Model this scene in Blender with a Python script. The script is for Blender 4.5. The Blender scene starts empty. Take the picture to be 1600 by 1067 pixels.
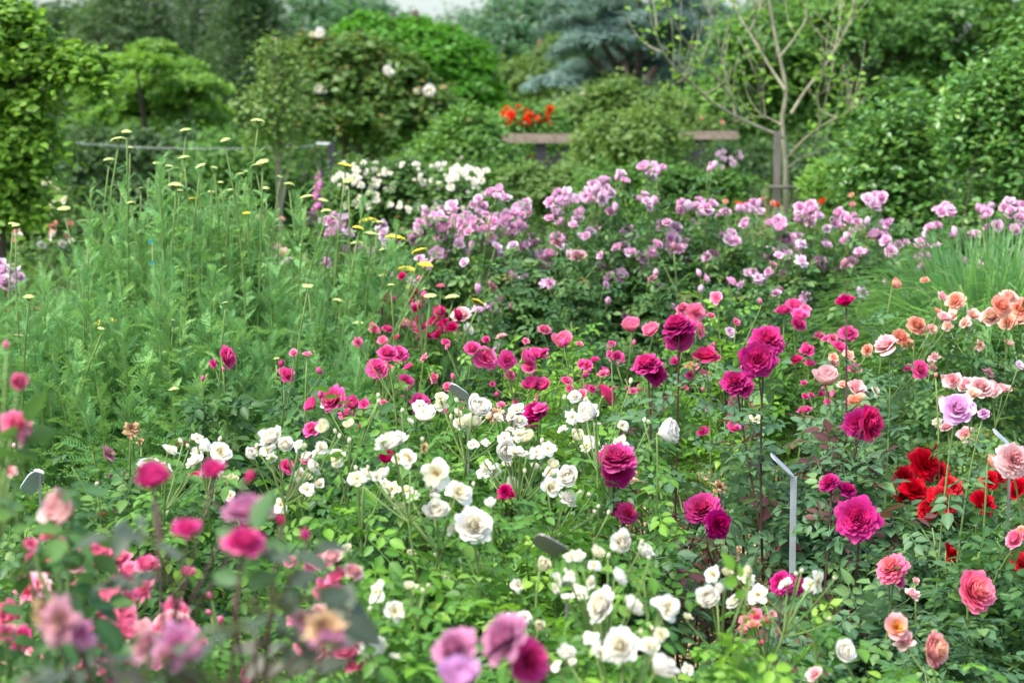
import bpy, math, random
import numpy as np
from mathutils import Matrix, Vector, Quaternion

# ------------------------------------------------------------------ camera, sky, sun, exposure
sc = bpy.context.scene
COL = sc.collection
FX, CX, CY, HOR, CAMH = 3111.1, 800.0, 533.5, 220.0, 1.40
PITCH = math.atan((CY - HOR) / FX)
cam = bpy.data.cameras.new('camera')
cam_o = bpy.data.objects.new('camera', cam); COL.objects.link(cam_o)
cam_o.location = (0, 0, CAMH)
cam_o.rotation_euler = (math.pi / 2 - PITCH, 0, 0)
cam.sensor_width = 36; cam.lens = 70; cam.clip_start = .05; cam.clip_end = 600
cam.dof.use_dof = True; cam.dof.focus_distance = 4.9; cam.dof.aperture_fstop = 5.0
cam.dof.aperture_blades = 9
sc.camera = cam_o

SUN_EL, SUN_AZ = math.radians(60), math.radians(232)      # azimuth clockwise from +Y
w = bpy.data.worlds.new('World'); sc.world = w; w.use_nodes = True
wn = w.node_tree.nodes; wl = w.node_tree.links
sky = wn.new('ShaderNodeTexSky'); sky.sky_type = 'NISHITA'; sky.sun_disc = False
sky.sun_elevation = SUN_EL; sky.sun_rotation = SUN_AZ
sky.air_density = 1.0; sky.dust_density = 4.0; sky.ozone_density = 1.0
wn['Background'].inputs['Strength'].default_value = .14
wl.new(sky.outputs[0], wn['Background'].inputs['Color'])
sun = bpy.data.lights.new('sun', 'SUN'); sun.energy = 1.5; sun.angle = math.radians(20)
sun.color = (1, .965, .90)
sun_o = bpy.data.objects.new('sun', sun); COL.objects.link(sun_o)
sd = Vector((math.sin(SUN_AZ) * math.cos(SUN_EL), math.cos(SUN_AZ) * math.cos(SUN_EL), math.sin(SUN_EL)))
sun_o.rotation_euler = sd.to_track_quat('Z', 'Y').to_euler(); sun_o.location = (-8, -8, 20)
vs = sc.view_settings
vs.view_transform = 'Standard'; vs.look = 'None'; vs.gamma = 1; vs.use_curve_mapping = False
vs.exposure = 1.6
cy = sc.cycles
cy.use_denoising = True; cy.max_bounces = 6; cy.diffuse_bounces = 3; cy.glossy_bounces = 2
cy.transmission_bounces = 4; cy.transparent_max_bounces = 4; cy.sample_clamp_indirect = 4

# ------------------------------------------------------------------ helpers
CP, SP = math.cos(PITCH), math.sin(PITCH)
def P(px, py, d):
    """world point seen at photo position (px, py), d metres ahead"""
    a = (px - CX) / FX; b = (CY - py) / FX
    y = CP + b * SP; z = -SP + b * CP
    return np.array((a * d / y, d, CAMH + z * d / y))
def gz(y):
    return -0.9 * min(1, max(0, (y - 10) / 20))
rnd = random.Random(7)

def unit(a):
    a = np.asarray(a, float)
    return a / np.maximum(np.linalg.norm(a, axis=-1, keepdims=True), 1e-9)
def frames(y, up):
    """rotation matrices (k,3,3) with columns x, y, z; y given, z as near up as possible"""
    y = unit(y); x = unit(np.cross(y, up)); z = np.cross(x, y)
    return np.stack([x, y, z], -1)

class T:                                    # a template: verts, quads, tris, per-vertex value m, per-face material
    def __init__(s, V, Q=(), R=(), m=None, mq=None, mr=None):
        s.V = np.asarray(V, float).reshape(-1, 3)
        s.Q = np.asarray(Q, int).reshape(-1, 4); s.R = np.asarray(R, int).reshape(-1, 3)
        s.m = np.zeros(len(s.V)) if m is None else np.asarray(m, float)
        s.mq = np.zeros(len(s.Q), int) if mq is None else np.asarray(mq, int)
        s.mr = np.zeros(len(s.R), int) if mr is None else np.asarray(mr, int)
class G:                                    # collects geometry for one mesh
    def __init__(s): s.V, s.Q, s.R, s.m, s.t, s.mq, s.mr, s.n = [], [], [], [], [], [], [], 0
    def stamp(s, tp, M, pos, tint):
        M = np.asarray(M, float); pos = np.asarray(pos, float); k = len(pos)
        if k == 0: return s
        n = len(tp.V)
        V = np.einsum('kij,nj->kni', M, tp.V) + pos[:, None, :]
        off = s.n + np.arange(k)[:, None, None] * n
        s.V.append(V.reshape(-1, 3)); s.Q.append((tp.Q[None] + off).reshape(-1, 4)); s.R.append((tp.R[None] + off).reshape(-1, 3))
        s.m.append(np.tile(tp.m, k)); s.t.append(np.repeat(np.asarray(tint, float) * np.ones(k), n))
        s.mq.append(np.tile(tp.mq, k)); s.mr.append(np.tile(tp.mr, k)); s.n += k * n
        return s
    def add(s, tp, tint=.5): return s.stamp(tp, [np.eye(3)], [(0, 0, 0)], [tint])
    def tube(s, pts, r0, r1=None, sides=6, mi=0, tint=.5):
        pts = np.asarray(pts, float); k = len(pts); r1 = r0 if r1 is None else r1
        tg = unit(np.gradient(pts, axis=0)); ref = np.array((.13, .97, .2)) if abs(tg[0][2]) > .7 else np.array((.05, .1, 1.))
        x = unit(np.cross(tg, ref)); y = np.cross(tg, x)
        a = np.arange(sides) / sides * 2 * math.pi
        rr = np.linspace(r0, r1, k)[:, None, None] if np.ndim(r0) == 0 else np.asarray(r0)[:, None, None]
        V = pts[:, None] + rr * (np.cos(a)[None, :, None] * x[:, None] + np.sin(a)[None, :, None] * y[:, None])
        Q = [(i * sides + j, i * sides + (j + 1) % sides, (i + 1) * sides + (j + 1) % sides, (i + 1) * sides + j) for i in range(k - 1) for j in range(sides)]
        V = np.vstack([V.reshape(-1, 3), pts[-1:] + tg[-1:] * r1 * .5])
        R = [((k - 1) * sides + j, (k - 1) * sides + (j + 1) % sides, k * sides) for j in range(sides)]
        return s.add(T(V, Q, R, mq=[mi] * len(Q), mr=[mi] * len(R)), tint)
    def box(s, c, sx, sy, sz, M=None, mi=0):
        V = np.array([(x, y, z) for x in (-.5, .5) for y in (-.5, .5) for z in (-.5, .5)]) * (sx, sy, sz)
        if M is not None: V = V @ np.asarray(M).T
        return s.add(T(V + np.asarray(c), [(0, 1, 3, 2), (4, 6, 7, 5), (0, 4, 5, 1), (2, 3, 7, 6), (0, 2, 6, 4), (1, 5, 7, 3)], mq=[mi] * 6))
    def mesh(s, name, mats, smooth=True):
        me = bpy.data.meshes.new(name)
        V = np.vstack(s.V); Q = np.vstack(s.Q); R = np.vstack(s.R)
        me.vertices.add(len(V)); me.vertices.foreach_set('co', V.astype(np.float32).ravel())
        me.loops.add(Q.size + R.size); me.loops.foreach_set('vertex_index', np.concatenate([Q.ravel(), R.ravel()]).astype(np.int32))
        tot = np.concatenate([np.full(len(Q), 4), np.full(len(R), 3)]).astype(np.int32)
        me.polygons.add(len(tot))
        me.polygons.foreach_set('loop_start', np.concatenate([[0], np.cumsum(tot)[:-1]]).astype(np.int32))
        me.polygons.foreach_set('material_index', np.concatenate(s.mq + s.mr).astype(np.int32))
        me.polygons.foreach_set('use_smooth', np.full(len(tot), smooth))
        for nm, arr in (('mid', s.m), ('tint', s.t)):
            at = me.attributes.new(nm, 'FLOAT', 'POINT'); at.data.foreach_set('value', np.concatenate(arr).astype(np.float32))
        for m in (mats if isinstance(mats, (list, tuple)) else [mats]): me.materials.append(m)
        me.update(calc_edges=True); me.validate()
        return me

def link(name, me, parent=None, kind=None):
    o = bpy.data.objects.new(name, me); COL.objects.link(o)
    if parent is not None: o.parent = parent
    if kind: o['kind'] = kind
    return o
def thing(name, label, cat, loc=(0, 0, 0), group=None):
    o = link(name, None); o.location = loc; o['label'] = label; o['category'] = cat
    o.empty_display_size = .1
    if group: o['group'] = group
    return o
def tag(o, label, cat, group=None):
    o['label'] = label; o['category'] = cat
    if group: o['group'] = group
    return o

# ------------------------------------------------------------------ materials
def newmat(name):
    m = bpy.data.materials.new(name); m.use_nodes = True
    nt = m.node_tree; nt.nodes.clear()
    return m, nt, nt.nodes.new('ShaderNodeOutputMaterial')
def nd(nt, typ, **kw):
    n = nt.nodes.new(typ)
    for k, v in kw.items(): setattr(n, k, v)
    return n
def mathn(nt, op, a, b=None, c=None):
    n = nd(nt, 'ShaderNodeMath', operation=op)
    for i, v in enumerate((a, b, c)):
        if v is None: continue
        if isinstance(v, (int, float)): n.inputs[i].default_value = v
        else: nt.links.new(v, n.inputs[i])
    return n.outputs[0]
def mixc(nt, fac, a, b, blend='MIX'):
    n = nd(nt, 'ShaderNodeMix', data_type='RGBA', blend_type=blend)
    for i, v in ((0, fac), (6, a), (7, b)):
        if isinstance(v, (int, float)): n.inputs[i].default_value = v
        elif isinstance(v, tuple): n.inputs[i].default_value = (*v, 1) if len(v) == 3 else v
        else: nt.links.new(v, n.inputs[i])
    return n.outputs[2]
def attr(nt, name): return nd(nt, 'ShaderNodeAttribute', attribute_name=name).outputs['Fac']
def ramp(nt, fac, stops):
    r = nd(nt, 'ShaderNodeValToRGB'); cr = r.color_ramp
    while len(cr.elements) < len(stops): cr.elements.new(.5)
    for e, (p, c) in zip(cr.elements, stops): e.position = p; e.color = (*c, 1)
    nt.links.new(fac, r.inputs[0]); return r.outputs[0]
def finish(nt, out, col, rough, spec, trans, tcol=None, bump=None):
    b = nd(nt, 'ShaderNodeBsdfPrincipled'); nt.links.new(col, b.inputs['Base Color'])
    b.inputs['Roughness'].default_value = rough; b.inputs['Specular IOR Level'].default_value = spec
    if bump is not None: nt.links.new(bump, b.inputs['Normal'])
    sh = b.outputs[0]
    if trans:
        t = nd(nt, 'ShaderNodeBsdfTranslucent'); nt.links.new(tcol if tcol is not None else col, t.inputs[0])
        mx = nd(nt, 'ShaderNodeMixShader'); mx.inputs[0].default_value = trans
        nt.links.new(sh, mx.inputs[1]); nt.links.new(t.outputs[0], mx.inputs[2]); sh = mx.outputs[0]
    nt.links.new(sh, out.inputs[0])
def leaf_mat(name, a, b, c, rough=.44, spec=.30, trans=.32, cpos=.86):
    """tint 0..cpos runs from a to b; the last few leaves take the third colour"""
    m, nt, out = newmat(name)
    oi = nd(nt, 'ShaderNodeObjectInfo').outputs['Random']
    t = mathn(nt, 'FRACT', mathn(nt, 'ADD', attr(nt, 'tint'), oi))
    col = ramp(nt, t, [(0, a), (cpos - .1, b), (cpos, tuple((x + y) / 2 for x, y in zip(b, c))), (1, c)])
    ns = nd(nt, 'ShaderNodeTexNoise'); ns.inputs['Scale'].default_value = 35; ns.inputs['Detail'].default_value = 2
    nt.links.new(nd(nt, 'ShaderNodeTexCoord').outputs['Object'], ns.inputs['Vector'])
    v = mathn(nt, 'MULTIPLY_ADD', ns.outputs['Fac'], .7, .65)
    h = nd(nt, 'ShaderNodeHueSaturation'); nt.links.new(v, h.inputs['Value']); nt.links.new(col, h.inputs['Color'])
    col = mixc(nt, mathn(nt, 'MULTIPLY', attr(nt, 'mid'), .30), h.outputs[0], tuple(min(1, x * 1.7 + .03) for x in b))
    bf = nd(nt, 'ShaderNodeNewGeometry').outputs['Backfacing']
    pale = mixc(nt, .38, col, (.16, .25, .11))
    col2 = mixc(nt, bf, col, pale)
    tc = mixc(nt, .5, col, tuple(min(1, x * y) for x, y in zip(b, (2.4, 2.2, .9))))
    finish(nt, out, col2, rough, spec, trans, tc)
    return m
def petal_mat(name, inner, outer, edge=None, rough=.6, trans=.42, vary=.14):
    m, nt, out = newmat(name)
    lay = attr(nt, 'tint'); v = attr(nt, 'mid'); edge = edge or outer
    ns = nd(nt, 'ShaderNodeTexNoise'); ns.inputs['Scale'].default_value = 3.2; ns.inputs['Detail'].default_value = 3
    nt.links.new(nd(nt, 'ShaderNodeTexCoord').outputs['Object'], ns.inputs['Vector'])
    f = mathn(nt, 'ADD', lay, mathn(nt, 'MULTIPLY_ADD', ns.outputs['Fac'], .5, -.25))
    col = ramp(nt, f, [(.1, inner), (.75, outer)])
    col = mixc(nt, mathn(nt, 'MULTIPLY', mathn(nt, 'POWER', v, 3.0), .6), col, edge)
    oi = nd(nt, 'ShaderNodeObjectInfo').outputs['Random']
    h = nd(nt, 'ShaderNodeHueSaturation')
    nt.links.new(mathn(nt, 'MULTIPLY_ADD', oi, vary * 2, 1 - vary), h.inputs['Value'])
    nt.links.new(mathn(nt, 'MULTIPLY_ADD', oi, -.10, 1.06), h.inputs['Saturation'])
    nt.links.new(col, h.inputs['Color'])
    finish(nt, out, h.outputs[0], rough, .22, trans)
    return m
def plain_mat(name, a, b, scale=8, rough=.8, spec=.2, metal=0, trans=0, stretch=(1, 1, 1), bump=.3):
    m, nt, out = newmat(name)
    mp = nd(nt, 'ShaderNodeMapping'); mp.inputs['Scale'].default_value = stretch
    nt.links.new(nd(nt, 'ShaderNodeTexCoord').outputs['Object'], mp.inputs[0])
    ns = nd(nt, 'ShaderNodeTexNoise'); ns.inputs['Scale'].default_value = scale; ns.inputs['Detail'].default_value = 6
    nt.links.new(mp.outputs[0], ns.inputs['Vector'])
    f = mathn(nt, 'ADD', ns.outputs['Fac'], mathn(nt, 'MULTIPLY_ADD', attr(nt, 'tint'), .5, -.25))
    col = ramp(nt, f, [(.3, a), (.7, b)])
    bm = nd(nt, 'ShaderNodeBump'); bm.inputs['Strength'].default_value = bump; nt.links.new(ns.outputs['Fac'], bm.inputs['Height'])
    finish(nt, out, col, rough, spec, trans, None, bm.outputs[0])
    if metal:
        for n in nt.nodes:
            if n.type == 'BSDF_PRINCIPLED': n.inputs['Metallic'].default_value = metal
    return m

LM = dict(
    green=leaf_mat('rose_leaf_green', (.030, .098, .014), (.078, .210, .026), (.17, .32, .04)),
    deep=leaf_mat('rose_leaf_deep', (.022, .075, .022), (.055, .145, .036), (.12, .23, .045)),
    smoke=leaf_mat('rose_leaf_smoky', (.034, .056, .038), (.078, .112, .070), (.12, .09, .07)),
    young=leaf_mat('rose_leaf_young', (.065, .185, .018), (.145, .33, .030), (.25, .42, .05), trans=.38),
    blue=leaf_mat('rose_leaf_bluish', (.040, .105, .048), (.085, .185, .080), (.15, .27, .07)),
    red=leaf_mat('rose_leaf_red', (.075, .026, .028), (.120, .050, .042), (.13, .12, .05)),
    mix=leaf_mat('rose_leaf_mixed', (.045, .115, .028), (.105, .215, .045), (.24, .16, .05), cpos=.9),
    yarrow=leaf_mat('yarrow_leaf', (.058, .170, .055), (.172, .375, .135), (.33, .57, .18), rough=.58, spec=.18, cpos=.82),
    blade=leaf_mat('grass_blade', (.065, .195, .065), (.155, .350, .125), (.46, .50, .26), rough=.5, cpos=.93),
    lime=leaf_mat('tree_leaf_lime', (.062, .150, .014), (.135, .28, .026), (.23, .40, .055), trans=.38),
    maple=leaf_mat('tree_leaf_maple', (.066, .165, .022), (.135, .285, .040), (.19, .36, .055), trans=.38),
    fig=leaf_mat('tree_leaf_bright', (.036, .140, .010), (.080, .26, .016), (.14, .34, .025), trans=.36),
    dark=leaf_mat('tree_leaf_dark', (.024, .062, .022), (.058, .125, .042), (.10, .18, .05)),
    mid=leaf_mat('tree_leaf_mid', (.045, .125, .026), (.100, .235, .042), (.17, .33, .05)),
    far=leaf_mat('tree_leaf_far_hazed', (.045, .120, .060), (.085, .195, .090), (.12, .25, .09)),  # distance haze put into the leaf colour as a blue tint
    olive=leaf_mat('tree_leaf_olive', (.070, .145, .032), (.125, .225, .050), (.18, .27, .06)),
    cedar=leaf_mat('cedar_needle', (.075, .150, .130), (.160, .265, .235), (.22, .33, .29), trans=.15, rough=.7),
    magnolia=leaf_mat('magnolia_leaf', (.045, .110, .022), (.100, .20, .040), (.20, .14, .045), cpos=.9, rough=.4),
    shiny=leaf_mat('shrub_leaf_shiny', (.038, .115, .026), (.100, .245, .048), (.20, .33, .055), rough=.32, spec=.5),
    grass=leaf_mat('lawn_blade', (.07, .16, .035), (.13, .25, .05), (.2, .3, .07)),
)
PM = dict(
    white=petal_mat('petal_white', (.90, .82, .54), (.93, .91, .84), (.94, .93, .90), trans=.38, vary=.04),
    cream=petal_mat('petal_cream', (.78, .76, .42), (.85, .83, .62), (.88, .86, .70), vary=.05),
    lav=petal_mat('petal_lavender', (.74, .30, .55), (.87, .53, .73), (.92, .68, .83)),
    palelav=petal_mat('petal_pale_lavender', (.72, .42, .62), (.82, .62, .76), (.88, .74, .84)),
    hot=petal_mat('petal_hot_pink', (.70, .020, .19), (.80, .075, .34), (.86, .20, .48)),
    crim=petal_mat('petal_crimson_pink', (.62, .008, .10), (.70, .022, .19), (.74, .06, .28)),
    pink=petal_mat('petal_pink', (.80, .08, .24), (.87, .22, .40), (.92, .42, .56)),
    palepink=petal_mat('petal_pale_pink', (.86, .30, .34), (.90, .58, .58), (.93, .74, .72)),
    purple=petal_mat('petal_magenta_purple', (.70, .005, .13), (.44, .010, .17), (.56, .05, .28)),
    magenta=petal_mat('petal_magenta', (.74, .005, .15), (.60, .014, .22), (.68, .09, .36)),
    mauve=petal_mat('petal_mauve', (.66, .24, .50), (.78, .44, .72), (.84, .58, .80)),
    dusky=petal_mat('petal_dusky_mauve', (.52, .09, .28), (.60, .22, .42), (.70, .42, .56)),
    red=petal_mat('petal_red', (.52, .002, .012), (.66, .006, .025), (.72, .02, .05)),
    coral=petal_mat('petal_coral', (.92, .26, .13), (.93, .46, .33), (.94, .62, .50)),
    peach=petal_mat('petal_peach', (.92, .44, .27), (.93, .62, .52), (.94, .76, .70)),
    blush=petal_mat('petal_blush_yellow', (.92, .45, .05), (.90, .42, .44), (.93, .66, .66)),
    rosepink=petal_mat('petal_rose_pink', (.90, .30, .22), (.86, .13, .30), (.92, .36, .48)),
    brown=petal_mat('petal_withered', (.24, .12, .05), (.42, .26, .13), (.52, .38, .24), rough=.85, trans=.15),
    fade=petal_mat('petal_fading', (.30, .15, .07), (.52, .22, .30), (.62, .38, .44), rough=.75),
    orange=petal_mat('petal_orange_red', (.86, .03, .008), (.92, .06, .02), (.92, .10, .04)),
    foxglove=petal_mat('petal_foxglove', (.62, .14, .44), (.72, .26, .56)),
)
GREEN = plain_mat('stem_green', (.10, .17, .045), (.17, .26, .07), 20, .6, .3, trans=0)
SEPAL = plain_mat('sepal_green', (.15, .23, .06), (.26, .36, .10), 20, .6, .3)
DARKCANE = plain_mat('cane_purple_brown', (.050, .025, .025), (.095, .055, .045), 20, .6, .3)
STAMEN = plain_mat('stamen_ochre', (.42, .22, .04), (.62, .40, .08), 30, .8)
YHEAD = plain_mat('yarrow_pale_yellow', (.34, .42, .13), (.52, .60, .25), 60, .9)
YGOLD = plain_mat('yarrow_gold', (.50, .44, .04), (.68, .60, .08), 60, .9)
BARK = plain_mat('bark_brown', (.055, .042, .032), (.12, .095, .075), 6, .9, stretch=(4, 4, 1))
PALEBARK = plain_mat('bark_pale', (.19, .185, .12), (.33, .32, .22), 9, .9, stretch=(4, 4, 1))
WOOD = plain_mat('weathered_wood', (.19, .145, .11), (.32, .26, .205), 5, .85, stretch=(6, 1, 6))
STAKE = plain_mat('grey_stake_wood', (.11, .10, .085), (.20, .18, .155), 5, .9, stretch=(8, 8, 1))
POSTM = plain_mat('dark_post', (.03, .03, .035), (.05, .05, .055), 5, .7)
CORD = plain_mat('pale_cord', (.40, .44, .46), (.55, .58, .60), 5, .7)
ZINC = plain_mat('galvanised_metal', (.42, .46, .50), (.60, .64, .68), 14, .42, .5, metal=.55, bump=.1)
PLATE = plain_mat('label_plate_dark', (.16, .15, .16), (.28, .26, .27), 14, .45, .5, metal=.4, bump=.1)
DULLZINC = plain_mat('dull_stake_metal', (.14, .155, .14), (.22, .24, .22), 14, .6, .4, metal=.3, bump=.1)
TEAL = plain_mat('teal_tag', (.01, .20, .26), (.02, .28, .33), 14, .5)
STRAW = plain_mat('dry_straw', (.38, .30, .15), (.55, .45, .25), 14, .9, trans=.2)
CHIP = plain_mat('wood_chip', (.36, .24, .13), (.66, .50, .32), 9, .9)
SOIL = plain_mat('bed_soil', (.075, .05, .032), (.21, .145, .085), 14, .95, bump=.8)
LAWN = plain_mat('lawn', (.055, .11, .025), (.10, .18, .04), 3, .95, bump=.6)

# ------------------------------------------------------------------ templates
def leaflet(L=1., Wd=.6, fold=.16, arch=.14, st=(0, .14, .34, .56, .78, 1), saw=.0, base=.0):
    """pointed oval leaf folded along its midrib, along +Y"""
    st = np.array(st); prof = np.sin(np.pi * np.clip(st, 0, 1) ** .74) ** .9
    V, m = [], []
    for i, t in enumerate(st):
        y = base + L * t; z = -arch * L * t * t
        V.append((0, y, z)); m.append(1.)
        if 0 < i < len(st) - 1:
            k = Wd * .5 * prof[i] * L * (1 + (saw if i % 2 else -saw))
            V.append((-k, y + .02 * L, z + fold * k * 2)); V.append((k, y + .02 * L, z + fold * k * 2)); m += [0., 0.]
    n = len(st); idx = [0] + [1 + 3 * (i - 1) for i in range(1, n)]
    Q, R = [], []
    R += [(0, idx[1] + 2, idx[1]), (0, idx[1], idx[1] + 1)]
    for i in range(1, n - 2):
        a, b = idx[i], idx[i + 1]
        Q += [(a, a + 2, b + 2, b), (a + 1, a, b, b + 1)]
    a, b = idx[n - 2], idx[n - 1]
    R += [(a, a + 2, b), (a + 1, a, b)]
    return T(V, Q, R, m)
def rose_leaf(seed, full=True):
    r = random.Random(seed); g = G(); lf = leaflet(st=(0, .12, .32, .55, .78, 1) if full else (0, .3, .68, 1), saw=.07 if full else 0, Wd=.62)
    spots = [(0, .60, 0, .42), (-1, .40, 62, .36), (1, .40, 62, .36), (-1, .16, 72, .27), (1, .16, 72, .27)]
    for sx, y, ang, L in spots:
        a = math.radians(ang + r.uniform(-10, 10)) * sx
        roll = r.uniform(-.3, .3)
        M = np.array(Matrix.Rotation(-a, 3, 'Z') @ Matrix.Rotation(roll, 3, 'Y') @ Matrix.Rotation(r.uniform(-.30, .10), 3, 'X')) * L * r.uniform(.9, 1.1)
        g.stamp(lf, [M], [(sx * .03, y, -.10 * y * y)], [r.uniform(0, .08)])
    pts = [(0, 0, 0), (0, .3, -.01), (0, .62, -.04)]
    w_ = .009
    V = [(s_ * w_, p[1], p[2] + .004) for p in pts for s_ in (-1, 1)]
    g.add(T(V, [(0, 1, 3, 2), (2, 3, 5, 4)], m=[1] * 6), .04)
    return g
def as_T(g):
    return T(np.vstack(g.V), np.vstack(g.Q), np.vstack(g.R), np.concatenate(g.m), np.concatenate(g.mq), np.concatenate(g.mr))
ROSE_HI = [rose_leaf(i) for i in range(6)]
ROSE_LO = [as_T(rose_leaf(20 + i, False)) for i in range(5)]
_leafmesh = {}
def leaf_mesh(i, mk):
    if (i, mk) not in _leafmesh: _leafmesh[i, mk] = ROSE_HI[i].mesh('leaf_' + mk, LM[mk])
    return _leafmesh[i, mk]
SIMPLE = leaflet(Wd=.62, st=(0, .3, .7, 1), arch=.2)
BROAD = leaflet(Wd=.85, st=(0, .2, .5, .8, 1), arch=.25)
NARROW = leaflet(Wd=.34, st=(0, .3, .7, 1), arch=.25)
KITE = T([(0, 0, 0), (.30, .5, .09), (0, 1, -.12), (-.30, .5, .09)], R=[(0, 1, 2), (0, 2, 3)], m=[.3, 0, .3, 0])
NEEDLE = T([(0, 0, 0), (.11, .45, .04), (0, 1, -.15), (-.11, .45, .04)], R=[(0, 1, 2), (0, 2, 3)])
def fern(seed):
    """feathery leaf: thin pinnae set well apart on a curved rib"""
    r = random.Random(seed); V, R, Q, m = [], [], [], []
    n = 10; bend = r.uniform(.15, .4); side = r.uniform(-.12, .12)
    for i in range(n):
        t = .10 + .86 * i / n; y = t; z = -bend * t * t; x = side * t * t; L = .17 * math.sin(math.pi * (t * .86 + .1)) ** .8 * r.uniform(.8, 1.2)
        for s in (-1, 1):
            k = len(V); yy = y + .035 * (s > 0); up = r.uniform(-.03, .06)
            V += [(x, yy - .014, z), (x, yy + .018, z), (x + s * L * .55, yy + L * .40 + .022, z + up), (x + s * L, yy + L * .85, z + up * .5), (x + s * L * .6, yy + L * .34 - .020, z + up)]
            m += [.6, .6, 0, 0, 0]
            Q.append((k, k + 4, k + 2, k + 1) if s > 0 else (k, k + 1, k + 2, k + 4)); R.append((k + 4, k + 3, k + 2) if s > 0 else (k + 4, k + 2, k + 3))
    k = len(V)
    V += [(-.010, 0, 0), (.010, 0, 0), (side * .25 - .007, .5, -bend * .25), (side * .25 + .007, .5, -bend * .25), (side, 1.0, -bend)]; m += [1] * 5
    Q.append((k, k + 1, k + 3, k + 2)); R.append((k + 2, k + 3, k + 4))
    return T(V, Q, R, m=m)
FERN = [fern(i) for i in range(5)]

# ------------------------------------------------------------------ rose blooms (unit diameter, facing +Z)
GA = 2.399963
def petal_grid(az, L, hw, a0, a1, r0, z0, crump, r, nu=5, nv=6, notch=0., roll=0.):
    u = np.linspace(-1, 1, nu)[None, :]; v = np.linspace(0, 1, nv)[:, None]
    ve = v * (1 - .20 * u * u * v ** 2 - notch * np.exp(-(u / .25) ** 2) * v ** 3)
    tt = np.linspace(0, 1, 25); an = a0 + (a1 - a0) * tt ** 1.15
    rr = r0 + np.concatenate([[0], np.cumsum(np.sin((an[1:] + an[:-1]) / 2)) / 24]) * L
    zz = z0 + np.concatenate([[0], np.cumsum(np.cos((an[1:] + an[:-1]) / 2)) / 24]) * L
    R_ = np.interp(ve, tt, rr); Z_ = np.interp(ve, tt, zz)
    wd = hw * (.34 + .66 * np.sin(np.pi * np.minimum(.12 + .62 * v, .5 + .25 * v)) ** .9)
    ph = np.clip(u * wd / np.maximum(R_, hw * .55), -1.7, 1.7)
    f1, f2, f3 = r.uniform(0, 6.3), r.uniform(0, 6.3), r.uniform(0, 6.3)
    wob = crump * v ** 1.6 * (np.sin(2.7 * u + f1) + .7 * np.sin(5.1 * u + f2) * v + .4 * np.sin(4 * v + f3))
    R_ = np.maximum(R_ + wob * .8, .0) ; Z_ = Z_ + wob * .55 + roll * u * v * hw
    X = R_ * np.cos(az + ph); Y = R_ * np.sin(az + ph)
    V = np.stack([X, Y, np.broadcast_to(Z_, X.shape)], -1).reshape(-1, 3)
    Q = [(i * nu + j, i * nu + j + 1, (i + 1) * nu + j + 1, (i + 1) * nu + j) for i in range(nv - 1) for j in range(nu - 1)]
    return T(V, Q, m=np.broadcast_to(v, (nv, nu)).ravel())
#        N   L0   L1   w0   w1   a0in a0out a1in a1out crump notch
KIND = dict(
    R=(96, .30, .50, .07, .20, 4, 62, -8, 100, .020, .09, .24),
    U=(100, .31, .54, .07, .21, 4, 64, 2, 116, .036, .16, .23),
    C=(56, .40, .62, .11, .30, 2, 66, -34, 28, .018, .05, .08),
    T=(38, .42, .60, .13, .30, 0, 58, -16, 118, .026, .04, .14),
    S=(17, .34, .50, .17, .30, 24, 66, 20, 92, .026, .06, .04),
    D=(7, .42, .52, .22, .32, 50, 80, 80, 135, .045, .06, .04),
    B=(8, .60, .66, .24, .36, 34, 48, -62, -50, .004, .0, .04),
    X=(22, .22, .52, .10, .22, 8, 70, 20, 150, .085, .14, .12),
)
def build_bloom(kind, seed):
    """list of (lay, petal template), outer last, and the calyx"""
    N, L0, L1, w0, w1, ai, ao, bi, bo, cr, no, zc = KIND[kind]
    r = random.Random(seed * 31 + sum(map(ord, kind)))
    ps = []; op = (1.0, .86, 1.08, .78, .95)[seed % 5] if kind not in 'BD' else 1
    for i in range(N):
        lay = (i + .5) / N; e = lay ** .8
        az = i * GA + r.uniform(-.22, .22)
        L = (L0 + (L1 - L0) * e) * r.uniform(.9, 1.1); hw = (w0 + (w1 - w0) * e) * r.uniform(.88, 1.12)
        a0 = math.radians(ai + (ao - ai) * lay * op + r.uniform(-6, 6)); a1 = math.radians(bi + (bo - bi) * op * lay ** 1.25 + r.uniform(-14, 14))
        ps.append((lay, petal_grid(az, L, hw, a0, a1, (.008 + .075 * e) * (1.7 if kind in 'RU' else 1), zc * (1 - e), cr, r, notch=no * r.random(), roll=r.uniform(-.25, .25))))
    allv = np.vstack([tp.V for _, tp in ps]); q = np.percentile(np.hypot(allv[:, 0], allv[:, 1]), 97)
    k = (.5 if kind != 'B' else .42) / q
    for _, tp in ps: tp.V *= k
    g = G()
    a = np.arange(8) / 8 * 2 * math.pi                       # receptacle and sepals
    hip = [np.c_[np.cos(a) * q, np.sin(a) * q, np.full(8, z)] for q, z in ((.10, .03), (.085, -.05), (.035, -.12))]
    g.add(T(np.vstack(hip), [(i * 8 + j, i * 8 + (j + 1) % 8, (i + 1) * 8 + (j + 1) % 8, (i + 1) * 8 + j)[::-1] for i in range(2) for j in range(8)]))
    sl = .55 if kind == 'B' else .34
    for i in range(5):
        az = i * 2 * math.pi / 5 + .3; a1 = math.radians(10 if kind == 'B' else 100)
        g.add(petal_grid(az, sl, .075, math.radians(40), a1, .07, -.02, .01, r, nu=3, nv=4))
    return ps, as_T(g)
def stamens(seed):
    r = random.Random(seed); g = G()
    for i in range(26):
        az = r.uniform(0, 6.3); q = r.uniform(.01, .10); h = r.uniform(.08, .15)
        g.tube([(0, 0, .03), (q * .7 * math.cos(az), q * .7 * math.sin(az), h * .7), (q * math.cos(az), q * math.sin(az), h)], .006, .012, 4)
    return as_T(g)
_bl = {}
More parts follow.
